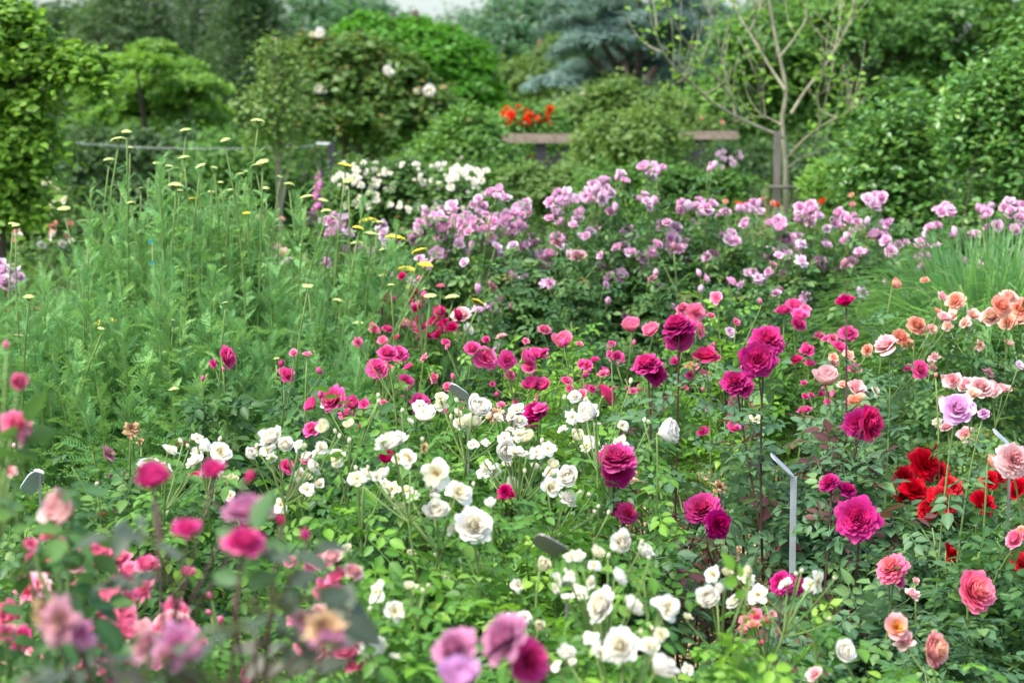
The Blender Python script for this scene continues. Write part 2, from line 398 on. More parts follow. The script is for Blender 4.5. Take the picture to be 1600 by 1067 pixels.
def bloom_meshes(kind, var, mk, hero):
    key = (kind, var, mk, hero)
    if key in _bl: return _bl[key]
    ps, cal = build_bloom(kind, var)
    nout = 0 if not hero else {'R': 14, 'U': 15, 'C': 9, 'T': 10, 'S': 10, 'D': 5, 'X': 8, 'B': 0}[kind]
    core = G(); outs = []
    for i, (lay, tp) in enumerate(ps):
        if i >= len(ps) - nout: outs.append(G().add(tp, lay).mesh('petal_' + mk, PM[mk]))
        else: core.add(tp, lay)
    mats = [PM[mk], SEPAL, STAMEN]
    cal2 = T(cal.V, cal.Q, cal.R, cal.m, cal.mq + 1, cal.mr + 1)
    cm = None
    if hero: cm = G().add(cal).mesh('calyx', SEPAL)
    else: core.add(cal2)
    if kind in 'SD':
        s_ = stamens(var); core.add(T(s_.V, s_.Q, s_.R, s_.m, s_.mq + 2, s_.mr + 2))
    _bl[key] = (core.mesh('bloom_' + kind + mk, mats), outs, cm)
    return _bl[key]
def face_matrix(n, spin):
    q = Vector(n).to_track_quat('Z', 'Y'); return q @ Quaternion((0, 0, 1), spin)
def put_bloom(parent, pos, n, size, kind, mk, r, base, hero=None, label=None):
    d = pos[1]
    if hero is None: hero = size * FX / d > 46 and kind != 'B'
    me, outs, cm = bloom_meshes(kind, r.randrange(5), mk, hero)
    o = link('bud' if kind == 'B' else 'bloom', me, parent)
    o.location = Vector(pos) - Vector(base); o.rotation_mode = 'QUATERNION'; o.rotation_quaternion = face_matrix(n, r.uniform(0, 6.28))
    sc_ = size * ({'white': .95, 'lav': .95, 'magenta': .93, 'purple': .93}.get(mk, 1.0) if kind != 'B' else .66); o.scale = (sc_, sc_, sc_ * r.uniform(.9, 1.1))
    if label: o['label'] = label
    for p in outs: link('petal', p, o)
    if cm: link('calyx', cm, o)
    return o

# ------------------------------------------------------------------ rose bush builder
def bez(a, b, c, n):
    t = np.linspace(0, 1, n)[:, None]; return (1 - t) ** 2 * a + 2 * t * (1 - t) * b + t * t * c
HEADS_ALL = []; LEAF_JOBS = []
def bush(label, px, d, H, R, leaf='green', blooms=(), ncane=10, nleaf=90, nstuff=260, lsize=.095, group='rose bushes in the beds', cat='rose bush',
         name='rose_bush', cane=None, seed=None, low=.25, leaf2=None, frac2=0., flat=.35, ry=None, face=(0, -.55, .75), fj=.5, cane_r=.0036, bare=None, avoid=True):
    r = random.Random(seed if seed is not None else int(px * 7 + d * 100)); rs = np.random.RandomState(r.randrange(10 ** 6))
    x = P(px, HOR, d)[0]; base = np.array((x, d, gz(d))); ry = ry or R
    t = thing(name, label, cat, base, group); cane = cane or GREEN
    canes = []; tips = []; meshes = []; heads = []
    for b in blooms:
        bx, by, bs, kind, mk = b[:5]; bd = b[5] if len(b) > 5 and b[5] else d + (r.uniform(-.5, .5) if avoid is True else r.uniform(-.95, .1)) * ry
        pos = P(bx, by, bd); size = bs * bd / FX
        n = unit(np.array(b[6] if len(b) > 6 else face, float) + np.array([r.gauss(0, fj), r.gauss(0, fj * .6), r.gauss(0, fj * .6)]))
        if kind == 'B': n = unit((r.gauss(0, .3), r.gauss(-.1, .3), 1))
        if kind in 'X': n = unit((r.gauss(0, .5), r.gauss(-.6, .4), .5))
        put_bloom(t, pos, n, size, kind, mk, r, base)
        tip = pos - n * size * .10 - base; HEADS_ALL.append((*pos, size))
        near = [c for c in canes if np.linalg.norm(c[-1] - tip) < .13]
        if near:
            c = near[0]; k = c[-3]; cn = bez(k, (k + tip) / 2 + (0, 0, -.01), tip, 5); canes_p = (cn, .0018, .0015)
        else:
            b0 = tip * (.55, .55, 0) + (r.gauss(0, .05), r.gauss(0, .05), 0); b1 = b0 + (tip - b0) * (.35, .35, .7)
            b1[:2] += (r.gauss(0, .03), r.gauss(0, .03))
            cn = bez(b0, b1, tip, 10); canes.append(cn); canes_p = (cn, cane_r, cane_r * .6)
        meshes.append(canes_p)
    for i in range(ncane):
        a = r.uniform(0, 6.283); q = math.sqrt(r.random())
        z = H * (1 - flat * q * q) * r.uniform(.72, 1.0)
        tip = np.array((R * q * math.cos(a), ry * q * math.sin(a), z))
        b0 = np.array((r.gauss(0, .05), r.gauss(0, .05), 0)); b1 = b0 + (tip - b0) * (.3, .3, .75)
        cn = bez(b0, b1, tip, 10); canes.append(cn); meshes.append((cn, cane_r, cane_r * .5))
    big = d < 6
    jg = G()
    for cn, r0, r1 in meshes:
        if big and r0 > .002: link('cane', G().tube(cn, r0, r1, 5).mesh('cane', cane), t)
        else: jg.tube(cn, r0, r1, 5 if big else 4)
    if jg.n: link('stalks', jg.mesh('stalks', cane), t, 'stuff')
    C = np.stack(canes)                                        # k,10,3
    LEAF_JOBS.append(lambda: bush_leaves(t, base, C, r, rs, nleaf, nstuff, low, bare, R, ry, lsize, leaf, leaf2, frac2, avoid))
    return t
def bush_leaves(t, base, C, r, rs, nleaf, nstuff, low, bare, R, ry, lsize, leaf, leaf2, frac2, avoid):
    n = nleaf + nstuff
    ci = rs.randint(0, len(C), n); tt = low + (1 - low) * rs.beta(1.5, 1.0, n)
    if bare is not None: tt = np.minimum(tt, bare)
    fi = tt * 8.999; i0 = fi.astype(int); f = (fi - i0)[:, None]
    p = C[ci, i0] * (1 - f) + C[ci, np.minimum(i0 + 1, 9)] * f
    j = rs.normal(0, 1, (n, 3)) * (R * .16, ry * .16, R * .09); p = p + j * (rs.rand(n, 1) > .35)
    keepers = rs.rand(n) < (.12 if avoid is True else avoid)                                 # most leaves sit below the flowers, not over them
    HA = np.array(HEADS_ALL); HA = HA[(HA[:, 1] > base[1] - ry * 1.3 - .1) & (HA[:, 1] < base[1] + ry + 1.6) & (np.abs(HA[:, 0] - base[0]) < R + .35)] if avoid else []
    for h in HA:
        hp, hs = h[:3] - base, h[3]; own = abs(h[1] - base[1]) < ry * 1.2
        if not own and hs * FX / h[1] < 24: continue
        v = unit(np.array((0, 0, CAMH)) - base - hp); q = p - hp; al = q @ v
        pd = np.linalg.norm(q - al[:, None] * v, axis=1)
        hit = (pd < hs * .5 + lsize * (.4 if own else .3)) & (al > -.02) & (al < (.5 if own else 1.6)) & ~keepers
        p[hit, 2] -= hs * .5 + .02 + .09 * rs.rand(hit.sum())
    p[:, 2] = np.maximum(p[:, 2], .04)
    az = rs.rand(n) * 6.283; el = rs.normal(-.10, .42, n)
    out = p * (1, 1, 0); dr = np.c_[np.cos(az) * np.cos(el), np.sin(az) * np.cos(el), np.sin(el)] + unit(out) * .5
    up = np.c_[rs.normal(0, .35, n), rs.normal(-.12, .35, n), np.ones(n)]
    M = frames(dr, up); s_ = lsize * (.62 + .55 * rs.rand(n)); tint = rs.rand(n)
    score = p[:, 2] - .35 * p[:, 1] + rs.normal(0, .12, n)
    order = np.argsort(-score); is2 = rs.rand(n) < frac2
    for k in order[:nleaf]:
        o = link('leaf', leaf_mesh(r.randrange(6), leaf2 if is2[k] else leaf), t)
        o.location = p[k]; o.rotation_mode = 'QUATERNION'; o.rotation_quaternion = Matrix(M[k].tolist()).to_quaternion(); o.scale = (s_[k],) * 3
    rest = order[nleaf:]
    if len(rest):
        for nm, sel, mk in (('foliage', rest[~is2[rest]], leaf), ('foliage', rest[is2[rest]], leaf2)):
            if len(sel) == 0: continue
            g = G(); v = rs.randint(0, 5, len(sel))
            for q in range(5):
                s2 = sel[v == q]; g.stamp(ROSE_LO[q], M[s2] * s_[s2][:, None, None], p[s2], tint[s2])
            link(nm, g.mesh('foliage', LM[mk]), t, 'stuff')

# ------------------------------------------------------------------ trees and shrubs
def tree(name, label, cat, px, d, blobs, leaf, nleaf, lsize, nclump=60, cr=.5, trunk_r=.12, bark=None, tpl=SIMPLE, flat=.6, droop=0., group=None,
         shell=.55, limbs=10, upw=.8, dirup=0., trunk_px=None, seed=None, blossoms=(), trunk_top=.5, stems=1, pads=False):
    """blobs: (px, py, rx_px, ry_px[, d]) ellipsoids of the crown"""
    rs = np.random.RandomState(seed if seed is not None else int(px * 3 + d * 17) % 99991); r = random.Random(int(rs.randint(1e6)))
    bk = bark or BARK
    x = P(trunk_px if trunk_px is not None else px, HOR, d)[0]; base = np.array((x, d, gz(d)))
    t = thing(name, label, cat, base, group)
    cs, rad, vol = [], [], []
    for b in blobs:
        bd = b[4] if len(b) > 4 else d
        cs.append(P(b[0], b[1], bd) - base); rx, rz = b[2] * bd / FX, b[3] * bd / FX
        rad.append((rx, (rx + rz) / 2, rz)); vol.append(rx * rx * rz + .02)
    cs = np.array(cs); rad = np.array(rad); vol = np.array(vol) ** .75; vol /= vol.sum()
    bi = rs.choice(len(cs), nclump, p=vol)
    u = unit(rs.normal(0, 1, (nclump, 3))); q = shell + (1 - shell) * rs.rand(nclump, 1) ** .7
    u[:, 2] = np.where(u[:, 2] < -.55, -u[:, 2], u[:, 2])
    cc = cs[bi] + u * rad[bi] * q * .92
    ok = cc[:, 2] > cr * .3; cc = cc[ok]; u = u[ok]; nclump = len(cc)
    k = rs.randint(0, nclump, nleaf); csz = cr * (.6 + .8 * rs.rand(nclump))
    if flat > 1: off = rs.normal(0, .5, (nleaf, 3)) * (1, 1, flat)
    else:                                                      # every clump is a ragged leafy cap, hollow below
        th = rs.rand(nleaf) * 6.283; ph = rs.rand(nclump, 2) * 6.283
        ro = np.sqrt(rs.rand(nleaf)) * (1 + .28 * np.sin(3 * th + ph[k, 0]) + .18 * np.sin(5 * th + ph[k, 1])) * (1 + .25 * (rs.rand(nleaf) < .12))
        off = np.c_[ro * np.cos(th), ro * np.sin(th), rs.normal(.1, .22, nleaf) * flat * 1.6 - .5 * ro ** 2 + .1 * np.sin(7 * ro + ph[k, 0])]
    p = cc[k] + off * csz[k][:, None]
    if pads:
        k = rs.choice(len(cs), nleaf, p=vol); cc, u = cs, unit(rs.normal(0, 1, cs.shape) * (1, 1, .2) + (0, 0, .8)); nclump = len(cs); ph = rs.rand(nclump, 2) * 6.283
        th = rs.rand(nleaf) * 6.283; ro = np.sqrt(rs.rand(nleaf)) * (1 + .22 * np.sin(3 * th + ph[k, 0]) + .16 * np.sin(7 * th + ph[k, 1]))
        x_ = ro * np.cos(th); y_ = ro * np.sin(th); rx = rad[k, 0]
        off = np.c_[x_, y_, rs.normal(0, .5, nleaf) * rad[k, 2] / rx + .07 * np.sin(9 * x_ + ph[k, 0]) * np.sin(9 * y_ + ph[k, 1]) - droop * ro ** 2 * .5]
        p = cs[k] + off * rx[:, None]; droop = 0
    if droop: p[:, 2] -= droop * np.hypot(off[:, 0], off[:, 1]) ** 2 * csz[k]
    p[:, 2] = np.maximum(p[:, 2], .02)
    az = rs.rand(nleaf) * 6.283
    dr = np.c_[np.cos(az), np.sin(az), rs.normal(-.25 - droop * .5 + dirup, .4, nleaf)] + u[k] * .4
    up = unit(off * (1, 1, 1.5)) * .5 + u[k] * .4 + np.array((0, 0, upw)) + rs.normal(0, .3, (nleaf, 3))
    M = frames(dr, up) * (lsize * (.65 + .6 * rs.rand(nleaf)))[:, None, None]
    tint = np.clip(rs.rand(nclump)[k] * .6 + rs.rand(nleaf) * .4, 0, .999)
    link('crown', G().stamp(tpl, M, p, tint).mesh('crown', LM[leaf]), t, 'stuff')
    top = cs.mean(0) * (1, 1, 1) if len(cs) > 1 else cs[0]
    for s in range(stems):
        j = np.array((r.gauss(0, .12), r.gauss(0, .12), 0)) * (stems > 1)
        tp_ = np.array((top[0] * .6, top[1] * .6, max(.3, top[2] * (1 + trunk_top * .5)))) + j * 4
        ts = bez(j * .5, np.array((0, 0, top[2] * .5)) + j, tp_, 9) + rs.normal(0, trunk_r * .35, (9, 3)) * (np.arange(9) > 0)[:, None]
        tk = link('trunk', G().tube(ts, trunk_r, trunk_r * .35, 8).mesh('trunk', bk), t)
        for i in range(limbs // stems):
            c = cc[rs.randint(nclump)]; a = ts[min(8, 3 + i % 5)]
            link('limb', G().tube(bez(a, (a + c) / 2 + (0, 0, -.1 * abs(c[2] - a[2])), c, 6), trunk_r * .38, trunk_r * .1, 5).mesh('limb', bk), tk)
    for (bx, by, bs, kind, mk) in blossoms:
        bd = None
        for b, rd in zip(blobs, rad):
            q = ((bx - b[0]) / b[2]) ** 2 + ((by - b[1]) / b[3]) ** 2
            f = (b[4] if len(b) > 4 else d) - rd[1] * math.sqrt(max(0, 1 - q)) - cr * .45
            if q < 1.6 and (bd is None or f < bd): bd = f
        if bd is None: bd = d - rad[0][1] * .5
        put_bloom(t, P(bx, by, bd), unit((r.gauss(0, .4), -1, .5)), bs * bd / FX, kind, mk, r, base, hero=False)
    return t

#==SETTING==
# ground: one sheet to the horizon, falling gently away behind the beds
ys = np.r_[-6, np.arange(0, 10.1, 1), np.arange(12, 31, 2), 40, 80, 300.]; xs = np.r_[-200, -60, np.arange(-20, 21, 4), 60, 200.]
V = [(x, y, gz(y) - .004) for y in ys for x in xs]; nx = len(xs)
g = G().add(T(V, [(i * nx + j, i * nx + j + 1, (i + 1) * nx + j + 1, (i + 1) * nx + j) for i in range(len(ys) - 1) for j in range(nx - 1)]))
link('ground', g.mesh('ground', LAWN), None, 'structure')
V = [(x, y, .002 + .02 * math.sin(x * 5 + y * 3) * math.sin(y * 4 - x)) for y in np.linspace(.5, 9.9, 60) for x in np.linspace(-4.5, 4.5, 50)]
g = G().add(T(V, [(i * 50 + j, i * 50 + j + 1, (i + 1) * 50 + j + 1, (i + 1) * 50 + j) for i in range(59) for j in range(49)]))
link('bed_soil', g.mesh('bed_soil', SOIL), None, 'structure')
rs = np.random.RandomState(3); n = 16000
p = np.c_[rs.uniform(-.6, 2.2, n), rs.uniform(3.0, 8.2, n), rs.uniform(.012, .035, n)]
az = rs.rand(n) * 6.283
M = frames(np.c_[np.cos(az), np.sin(az), rs.normal(0, .2, n)], np.c_[rs.normal(0, .3, (n, 2)), np.ones(n)])
box = T([(x, y, z) for x in (-.3, .3) for y in (-.5, .5) for z in (-.06, .06)], [(0, 1, 3, 2), (4, 6, 7, 5), (0, 4, 5, 1), (2, 3, 7, 6), (0, 2, 6, 4), (1, 5, 7, 3)])
o = link('wood_chips', G().stamp(box, M * rs.uniform(.015, .045, n)[:, None, None], p, rs.rand(n)).mesh('wood_chips', CHIP, False), None, 'stuff')
tag(o, 'tan wood chip mulch spread under the magenta and red roses', 'mulch')

# ------------------------------------------------------------------ far wood
far = [(-60, 62, 185, 'dark', 'dark far tree at the left end of the wood'), (60, 58, 190, 'dark', 'dark far tree behind the leafy tree beside the picture edge'), (150, 66, 185, 'dark', 'dark far tree behind the drooping conifer'),
       (470, 70, 195, 'far', 'bluish far tree between the poplar and the magnolia'),
       (560, 74, 190, 'far', 'bluish far tree behind the magnolia top'), (650, 72, 158, 'far', 'lowest far tree with sky above its top'),
       (735, 70, 160, 'far', 'rounded bluish far tree beside the sky gap'), (815, 66, 195, 'far', 'tall bluish far tree left of the blue cedar'),
       (930, 70, 190, 'far', 'far tree hidden mostly behind the blue cedar'), (1060, 72, 190, 'far', 'far tree between the cedar and the big green tree'),
       (1210, 70, 190, 'dark', 'dark far tree behind the nearly bare young tree'), (1360, 66, 190, 'dark', 'dark far tree behind the big green tree'), (1500, 68, 190, 'dark', 'dark far tree above the taller glossy shrub'),
       (1640, 64, 190, 'dark', 'dark far tree at the right end of the wood')]
for i, (px, d, hp, lf, lab) in enumerate(far):
    c = 220 - hp
    tree('deciduous_tree', lab, 'tree', px, d, [(px, c + 20, 72, 62), (px - 45, c + 75, 55, 60), (px + 45, c + 70, 55, 60), (px - 20, c + 150, 80, 80), (px + 40, c + 160, 70, 80)], lf, 16000, .22, nclump=90, cr=.95, trunk_r=.24,
         group='far trees of the wood', flat=.55, limbs=6, tpl=KITE)
tree('conifer_tree', 'dark drooping conifer behind the spring green maple', 'tree', 215, 44, [(215, 20, 70, 70), (200, 90, 95, 70), (215, 180, 130, 90)], 'dark', 34000, .20, nclump=190, cr=.8, droop=.7, flat=.4, trunk_r=.25, tpl=NEEDLE)
tree('poplar_tree', 'tall dull green upright tree right of the maple', 'tree', 380, 42, [(385, 20, 36, 80), (370, 110, 48, 90), (400, 150, 40, 100), (360, 210, 60, 70)], 'dark', 30000, .16, nclump=130, cr=.55, flat=1.3, trunk_r=.2, tpl=NEEDLE, droop=.3)
tree('poplar_tree', 'thin grey green tree between the dark conifer and tall upright tree', 'tree', 305, 48, [(305, 20, 40, 90), (300, 160, 55, 100)], 'dark', 22000, .17, nclump=110, cr=.6, flat=1.3, trunk_r=.2, tpl=NEEDLE, droop=.3)
tree('olive_tree', 'pale yellow green tree left of the blue cedar', 'tree', 835, 38, [(835, 118, 50, 36), (790, 130, 34, 34), (880, 85, 30, 32), (830, 165, 70, 40), (895, 150, 40, 40)], 'olive', 26000, .11, nclump=70, cr=.42, trunk_r=.14, tpl=KITE, flat=.4)
cb = []
rr = random.Random(4)
for (x, y, rx) in [(1000, -40, 90), (915, -8, 60), (1075, 0, 70), (985, 20, 60), (930, 48, 55), (1055, 50, 60), (1120, 35, 50), (1000, 78, 62), (920, 95, 50), (1085, 98, 55), (1045, 122, 62), (965, 130, 58), (900, 150, 55), (1100, 150, 45), (1020, 165, 70), (950, 182, 70), (880, 190, 50), (1080, 190, 60), (960, 0, 60), (1040, 20, 60), (890, 30, 45), (1140, 80, 50), (975, 55, 55), (1030, 95, 60), (940, 112, 55), (1000, 148, 65), (1060, 145, 50), (1130, 120, 50), (905, 70, 50), (870, 120, 45)]:
    cb.append((x, y, rx, 5, 32 + rr.uniform(-2.2, 2.2)))
tree('cedar_tree', 'blue grey cedar with flat drooping tiers', 'tree', 1010, 32, cb, 'cedar', 72000, .12, trunk_r=.3, tpl=NEEDLE, limbs=20, trunk_top=-.2, pads=True, droop=.6)
tree('deciduous_tree', 'big leafy green tree filling the upper right corner', 'tree', 1400, 24, [(1175, 70, 70, 60), (1160, 140, 50, 40), (1300, 30, 90, 60), (1390, 60, 60, 50), (1480, 20, 100, 55), (1590, 60, 80, 60), (1430, 125, 90, 40), (1540, 110, 70, 50), (1260, 130, 60, 45), (1320, 190, 70, 40), (1240, 210, 60, 40), (1700, 60, 110, 120)],
     'mid', 80000, .085, nclump=150, cr=.40, trunk_r=.14, trunk_px=1302, limbs=16, bark=BARK, tpl=KITE, flat=.4)
mp = [(238, 70, 34, 6), (212, 90, 52, 7), (268, 96, 54, 7), (182, 116, 52, 7), (242, 122, 64, 8), (303, 126, 46, 7), (163, 148, 46, 7), (226, 156, 66, 8), (300, 158, 50, 7), (148, 182, 42, 7), (245, 188, 66, 7), (328, 184, 28, 6), (190, 172, 46, 7), (275, 140, 50, 7)]
tree('maple_tree', 'spring green maple with a rounded layered crown', 'tree', 240, 27, [b + (27 + rr.uniform(-1.3, 1.3),) for b in mp], 'maple', 32000, .085, trunk_r=.09, limbs=18, tpl=KITE, pads=True, droop=.45, trunk_top=-.3)
tree('fig_tree', 'dense saturated green tree behind the magnolia', 'tree', 665, 31, [(600, 50, 50, 30), (660, 70, 60, 36), (710, 115, 66, 45), (620, 120, 60, 50), (740, 165, 46, 36), (665, 170, 80, 40), (560, 60, 30, 30)],
     'fig', 46000, .12, nclump=95, cr=.42, flat=.32, trunk_r=.16, tpl=KITE)
tree('magnolia_tree', 'magnolia with white flowers and rust brown leaf backs', 'tree', 575, 22, [(545, 95, 50, 36), (505, 140, 44, 48), (610, 125, 46, 40), (570, 180, 80, 40), (650, 160, 36, 36), (490, 95, 26, 32), (620, 195, 50, 30)],
     'magnolia', 26000, .10, nclump=100, cr=.27, flat=.5, trunk_r=.06, trunk_px=555,
     blossoms=[(505, 57, 18, 'C', 'white'), (603, 115, 16, 'C', 'white'), (498, 143, 17, 'C', 'white'), (466, 162, 14, 'C', 'white'), (671, 148, 20, 'C', 'white'), (672, 167, 10, 'C', 'cream'), (488, 57, 10, 'C', 'cream'), (462, 73, 9, 'C', 'cream'), (648, 145, 9, 'C', 'cream'), (722, 190, 10, 'C', 'white')], limbs=12, tpl=KITE)
tree('young_tree', 'slim young tree with sparse pale leaves and grey trunk behind the yarrow', 'tree', 436, 15, [(432, 100, 24, 45), (415, 160, 32, 40), (452, 160, 26, 50), (432, 215, 34, 26)],
     'olive', 2300, .05, nclump=70, cr=.17, flat=.8, trunk_r=.026, bark=PALEBARK, limbs=12, tpl=KITE)
tree('broadleaf_tree', 'leafy bright green tree at the left edge of the beds', 'tree', -20, 10.5, [(5, 85, 50, 55), (-60, 120, 80, 110), (62, 100, 32, 24), (108, 92, 22, 9), (135, 96, 12, 7), (122, 118, 12, 10), (30, 155, 48, 32), (78, 150, 20, 14), (5, 215, 48, 38), (52, 205, 26, 22), (-50, 280, 70, 70), (15, 275, 28, 34), (48, 45, 14, 18), (45, 255, 14, 12), (5, 20, 40, 24), (-5, 330, 40, 26), (35, 315, 14, 14)],
     'lime', 12500, .052, nclump=150, cr=.14, flat=.5, trunk_r=.06, tpl=leaflet(Wd=.66, st=(0, .25, .6, 1), arch=.3), limbs=24, trunk_px=-15, dirup=.1, shell=.35)
# hedge masses behind the beds
def shrub(label, px, d, blobs, leaf, n, ls, cr=.22, name='shrub', cat='shrub', nclump=70, blossoms=(), tpl=None, **k):
    blobs = list(blobs) + [(b[0], b[1] + b[3] + 22, b[2], 42) + tuple(b[4:]) for b in blobs if b[1] + b[3] > 300]; n = int(n * 1.25)
    if tpl is None: tpl, n, ls, nclump, cr = KITE, int(n * 2.0), ls * .8, int(nclump * .8), cr * 1.05
    return tree(name, label, cat, px, d, blobs, leaf, n, ls, nclump=nclump, cr=cr, trunk_r=.014, blossoms=blossoms, tpl=tpl, stems=3, limbs=9, trunk_top=-.6, **k)
shrub('dark green shrub below the spring green maple', 250, 24, [(210, 260, 80, 60), (300, 265, 80, 60), (130, 270, 60, 70)], 'dark', 9000, .11, .35)
shrub('mid green shrub between the maple and the young tree', 350, 23, [(350, 255, 60, 55), (400, 275, 60, 60)], 'mid', 5000, .10, .3)
shrub('dark hedge behind the magnolia trunk', 560, 24, [(560, 270, 80, 45), (640, 250, 70, 50), (480, 280, 50, 50)], 'dark', 8000, .11, .3)
shrub('rounded green rose shrub left of the pergola', 735, 17, [(735, 225, 45, 30), (700, 250, 55, 36), (770, 265, 40, 28), (735, 200, 24, 18)], 'mid', 8000, .07, .22,
      blossoms=[(733, 188, 7, 'S', 'palepink'), (735, 232, 6, 'S', 'white'), (722, 248, 8, 'S', 'white'), (714, 250, 7, 'S', 'white')])
shrub('large light green rambling rose mounded over the pergola', 965, 19.5, [(965, 225, 46, 45, 17.6), (1010, 215, 24, 30, 17.4), (960, 160, 50, 24), (905, 180, 40, 30), (1015, 175, 50, 26), (960, 215, 80, 34), (1070, 195, 36, 16), (990, 255, 60, 34)], 'olive', 12000, .07, .24, nclump=110,
      blossoms=[(912, 148, 8, 'C', 'white'), (1095, 186, 7, 'S', 'coral'), (1128, 192, 7, 'S', 'coral')])
shrub('low clipped green hedge in front of the pergola', 850, 14.5, [(810, 285, 50, 22), (870, 285, 60, 22), (925, 290, 30, 22)], 'olive', 8000, .05, .12, name='hedge', cat='hedge')
shrub('white flowering rose shrub behind the lavender roses', 635, 11.5, [(560, 290, 48, 32), (640, 270, 60, 30), (710, 288, 50, 30), (600, 330, 80, 40), (700, 330, 60, 34)], 'mix', 8000, .05, .14, name='rose_bush', cat='rose bush',
      blossoms=[(640 + rnd.uniform(-115, 120), 285 + rnd.uniform(-30, 45), rnd.uniform(6, 11), 'S', 'white') for i in range(120)] + [(560 + rnd.uniform(-40, 40), 290 + rnd.uniform(-20, 30), rnd.uniform(9, 14), 'S', 'white') for i in range(16)] + [(725 + rnd.uniform(-40, 35), 275 + rnd.uniform(-12, 20), rnd.uniform(9, 14), 'S', 'white') for i in range(16)])
shrub('small yellow green conifer bush right of the staked young tree', 1292, 12, [(1292, 268, 22, 20), (1292, 290, 30, 24), (1290, 320, 34, 24)], 'maple', 3500, .045, .10, tpl=NARROW, name='conifer_bush', dirup=.9)
shrub('glossy upright shrub beside the big green tree trunk', 1410, 11.5, [(1400, 235, 44, 42), (1352, 262, 26, 30), (1450, 215, 36, 40), (1410, 290, 85, 45), (1360, 300, 50, 30)], 'shiny', 7600, .046, .13, nclump=85, tpl=SIMPLE, dirup=.6, flat=1.6)
shrub('taller glossy shrub at the right edge under the big green tree', 1550, 11, [(1545, 195, 46, 46), (1592, 165, 36, 56), (1505, 215, 26, 40), (1560, 270, 90, 65), (1640, 220, 60, 110)], 'shiny', 10000, .046, .13, nclump=100, tpl=SIMPLE, dirup=.6, flat=1.6)
shrub('dark ivy mass under the right pergola beam', 1120, 23, [(1120, 260, 60, 45), (1190, 270, 60, 55), (1060, 275, 40, 40)], 'dark', 6000, .08, .26)
shrub('dark hedge behind the glossy shrubs', 1300, 17, [(1260, 275, 80, 45), (1370, 270, 80, 60), (1500, 270, 110, 60)], 'dark', 7000, .08, .25, name='hedge', cat='hedge')
shrub('soft green bushes behind the hedge of lavender roses', 1000, 13, [(960, 290, 60, 30), (1040, 285, 60, 28), (1110, 295, 50, 30)], 'mid', 6000, .05, .14)
shrub('pale green bush with white spires beyond the leafy tree', 85, 13, [(75, 330, 40, 40), (30, 330, 40, 40)], 'olive', 3500, .055, .16, blossoms=[(80 + rnd.uniform(-22, 22), 312 + rnd.uniform(-30, 30), rnd.uniform(8, 14), 'S', 'cream') for i in range(16)])

# red climbing rose on the pergola
shrub('climbing rose with scarlet flowers above the pergola beam', 820, 18.8, [(820, 186, 40, 14), (790, 196, 24, 12), (850, 196, 24, 10)], 'mid', 3500, .07, .2, name='climbing_rose', cat='climbing rose',
      blossoms=[(788 + 75 * rnd.random(), 166 + 30 * rnd.random(), rnd.uniform(8, 16), 'R', 'orange') for i in range(16)] + [(808 + 55 * rnd.random(), 204 + 4 * rnd.random(), rnd.uniform(12, 16), 'R', 'orange') for i in range(9)] + [(832, 251, 15, 'R', 'orange'), (800, 236, 8, 'R', 'orange')])
# pergola
d = 18.2
def part(nm, g, m, par, smooth=False): return link(nm, g.mesh(nm, m, smooth), par)
for (x0, x1, y0, y1, lab) in ((775, 915, 209, 224, 'weathered pergola beam on a dark post under scarlet climbing roses'), (1034, 1152, 205, 218, 'weathered pergola beam on a dark post left of the staked tree')):
    a, b = P(x0, y0, d), P(x1, y1, d); wd, ht = b[0] - a[0], a[2] - b[2]
    t = thing('pergola', lab, 'pergola', ((a[0] + b[0]) / 2, d, gz(d)), 'pergola sections'); h = (a[2] + b[2]) / 2 - gz(d)
    part('beam', G().box((0, 0, h), wd, .16, ht), WOOD, t)
    for yy in (0, 1.9):
        ps = part('post', G().box((0, yy, (h - ht / 2) / 2), .10, .10, h - ht / 2 - .002), POSTM, t)
        for sg in (-1, 1):
            part('brace', G().box((sg * .14, yy, h - ht / 2 - .15), .045, .06, .36, np.array(Matrix.Rotation(sg * math.radians(45), 3, 'Y'))), POSTM, ps)
    for yy in (.95, 1.9): part('rafter', G().box((.08 * yy * (1 if x0 > 900 else -.2), yy, h), wd * .8, .12, ht * .8), WOOD, t)
# pink rambler falling from the right beam
shrub('pale pink rambling rose hanging beside the right pergola post', 1138, 17.8, [(1135, 250, 18, 30), (1130, 290, 20, 20)], 'dark', 900, .06, .14, name='climbing_rose', cat='climbing rose',
      blossoms=[(1128 + rnd.uniform(-12, 28), 232 + rnd.uniform(0, 55), rnd.uniform(7, 12), 'S', 'palelav') for i in range(14)])
# cord on posts
d = 16.5
t = thing('cord_barrier', 'pale cord strung from a thin dark post behind the yarrow', 'barrier', (P(518, HOR, d)[0], d, gz(d))); b0 = np.array(t.location)
a, b = P(60, 219, d) - b0, P(516, 227, d) - b0; u_ = np.linspace(0, 1, 12)[:, None]
part('cord', G().tube(a + (b - a) * u_ + np.c_[np.zeros((12, 2)), -.05 * np.sin(np.pi * u_)], 0.0024, .0024, 6), CORD, t, True)
part('post', G().box((0, 0, b[2] / 2 + .01), .055, .055, b[2] + .02), POSTM, t)
part('post', G().box((a[0], 0, a[2] / 2 + .01), .055, .055, a[2] + .02), POSTM, t)
g = G(); g.tube([b + (0, -.03, .01), b + (-.11, -.03, .012)], .011, .010, 6); part('cord_knot', g, CORD, t, True)
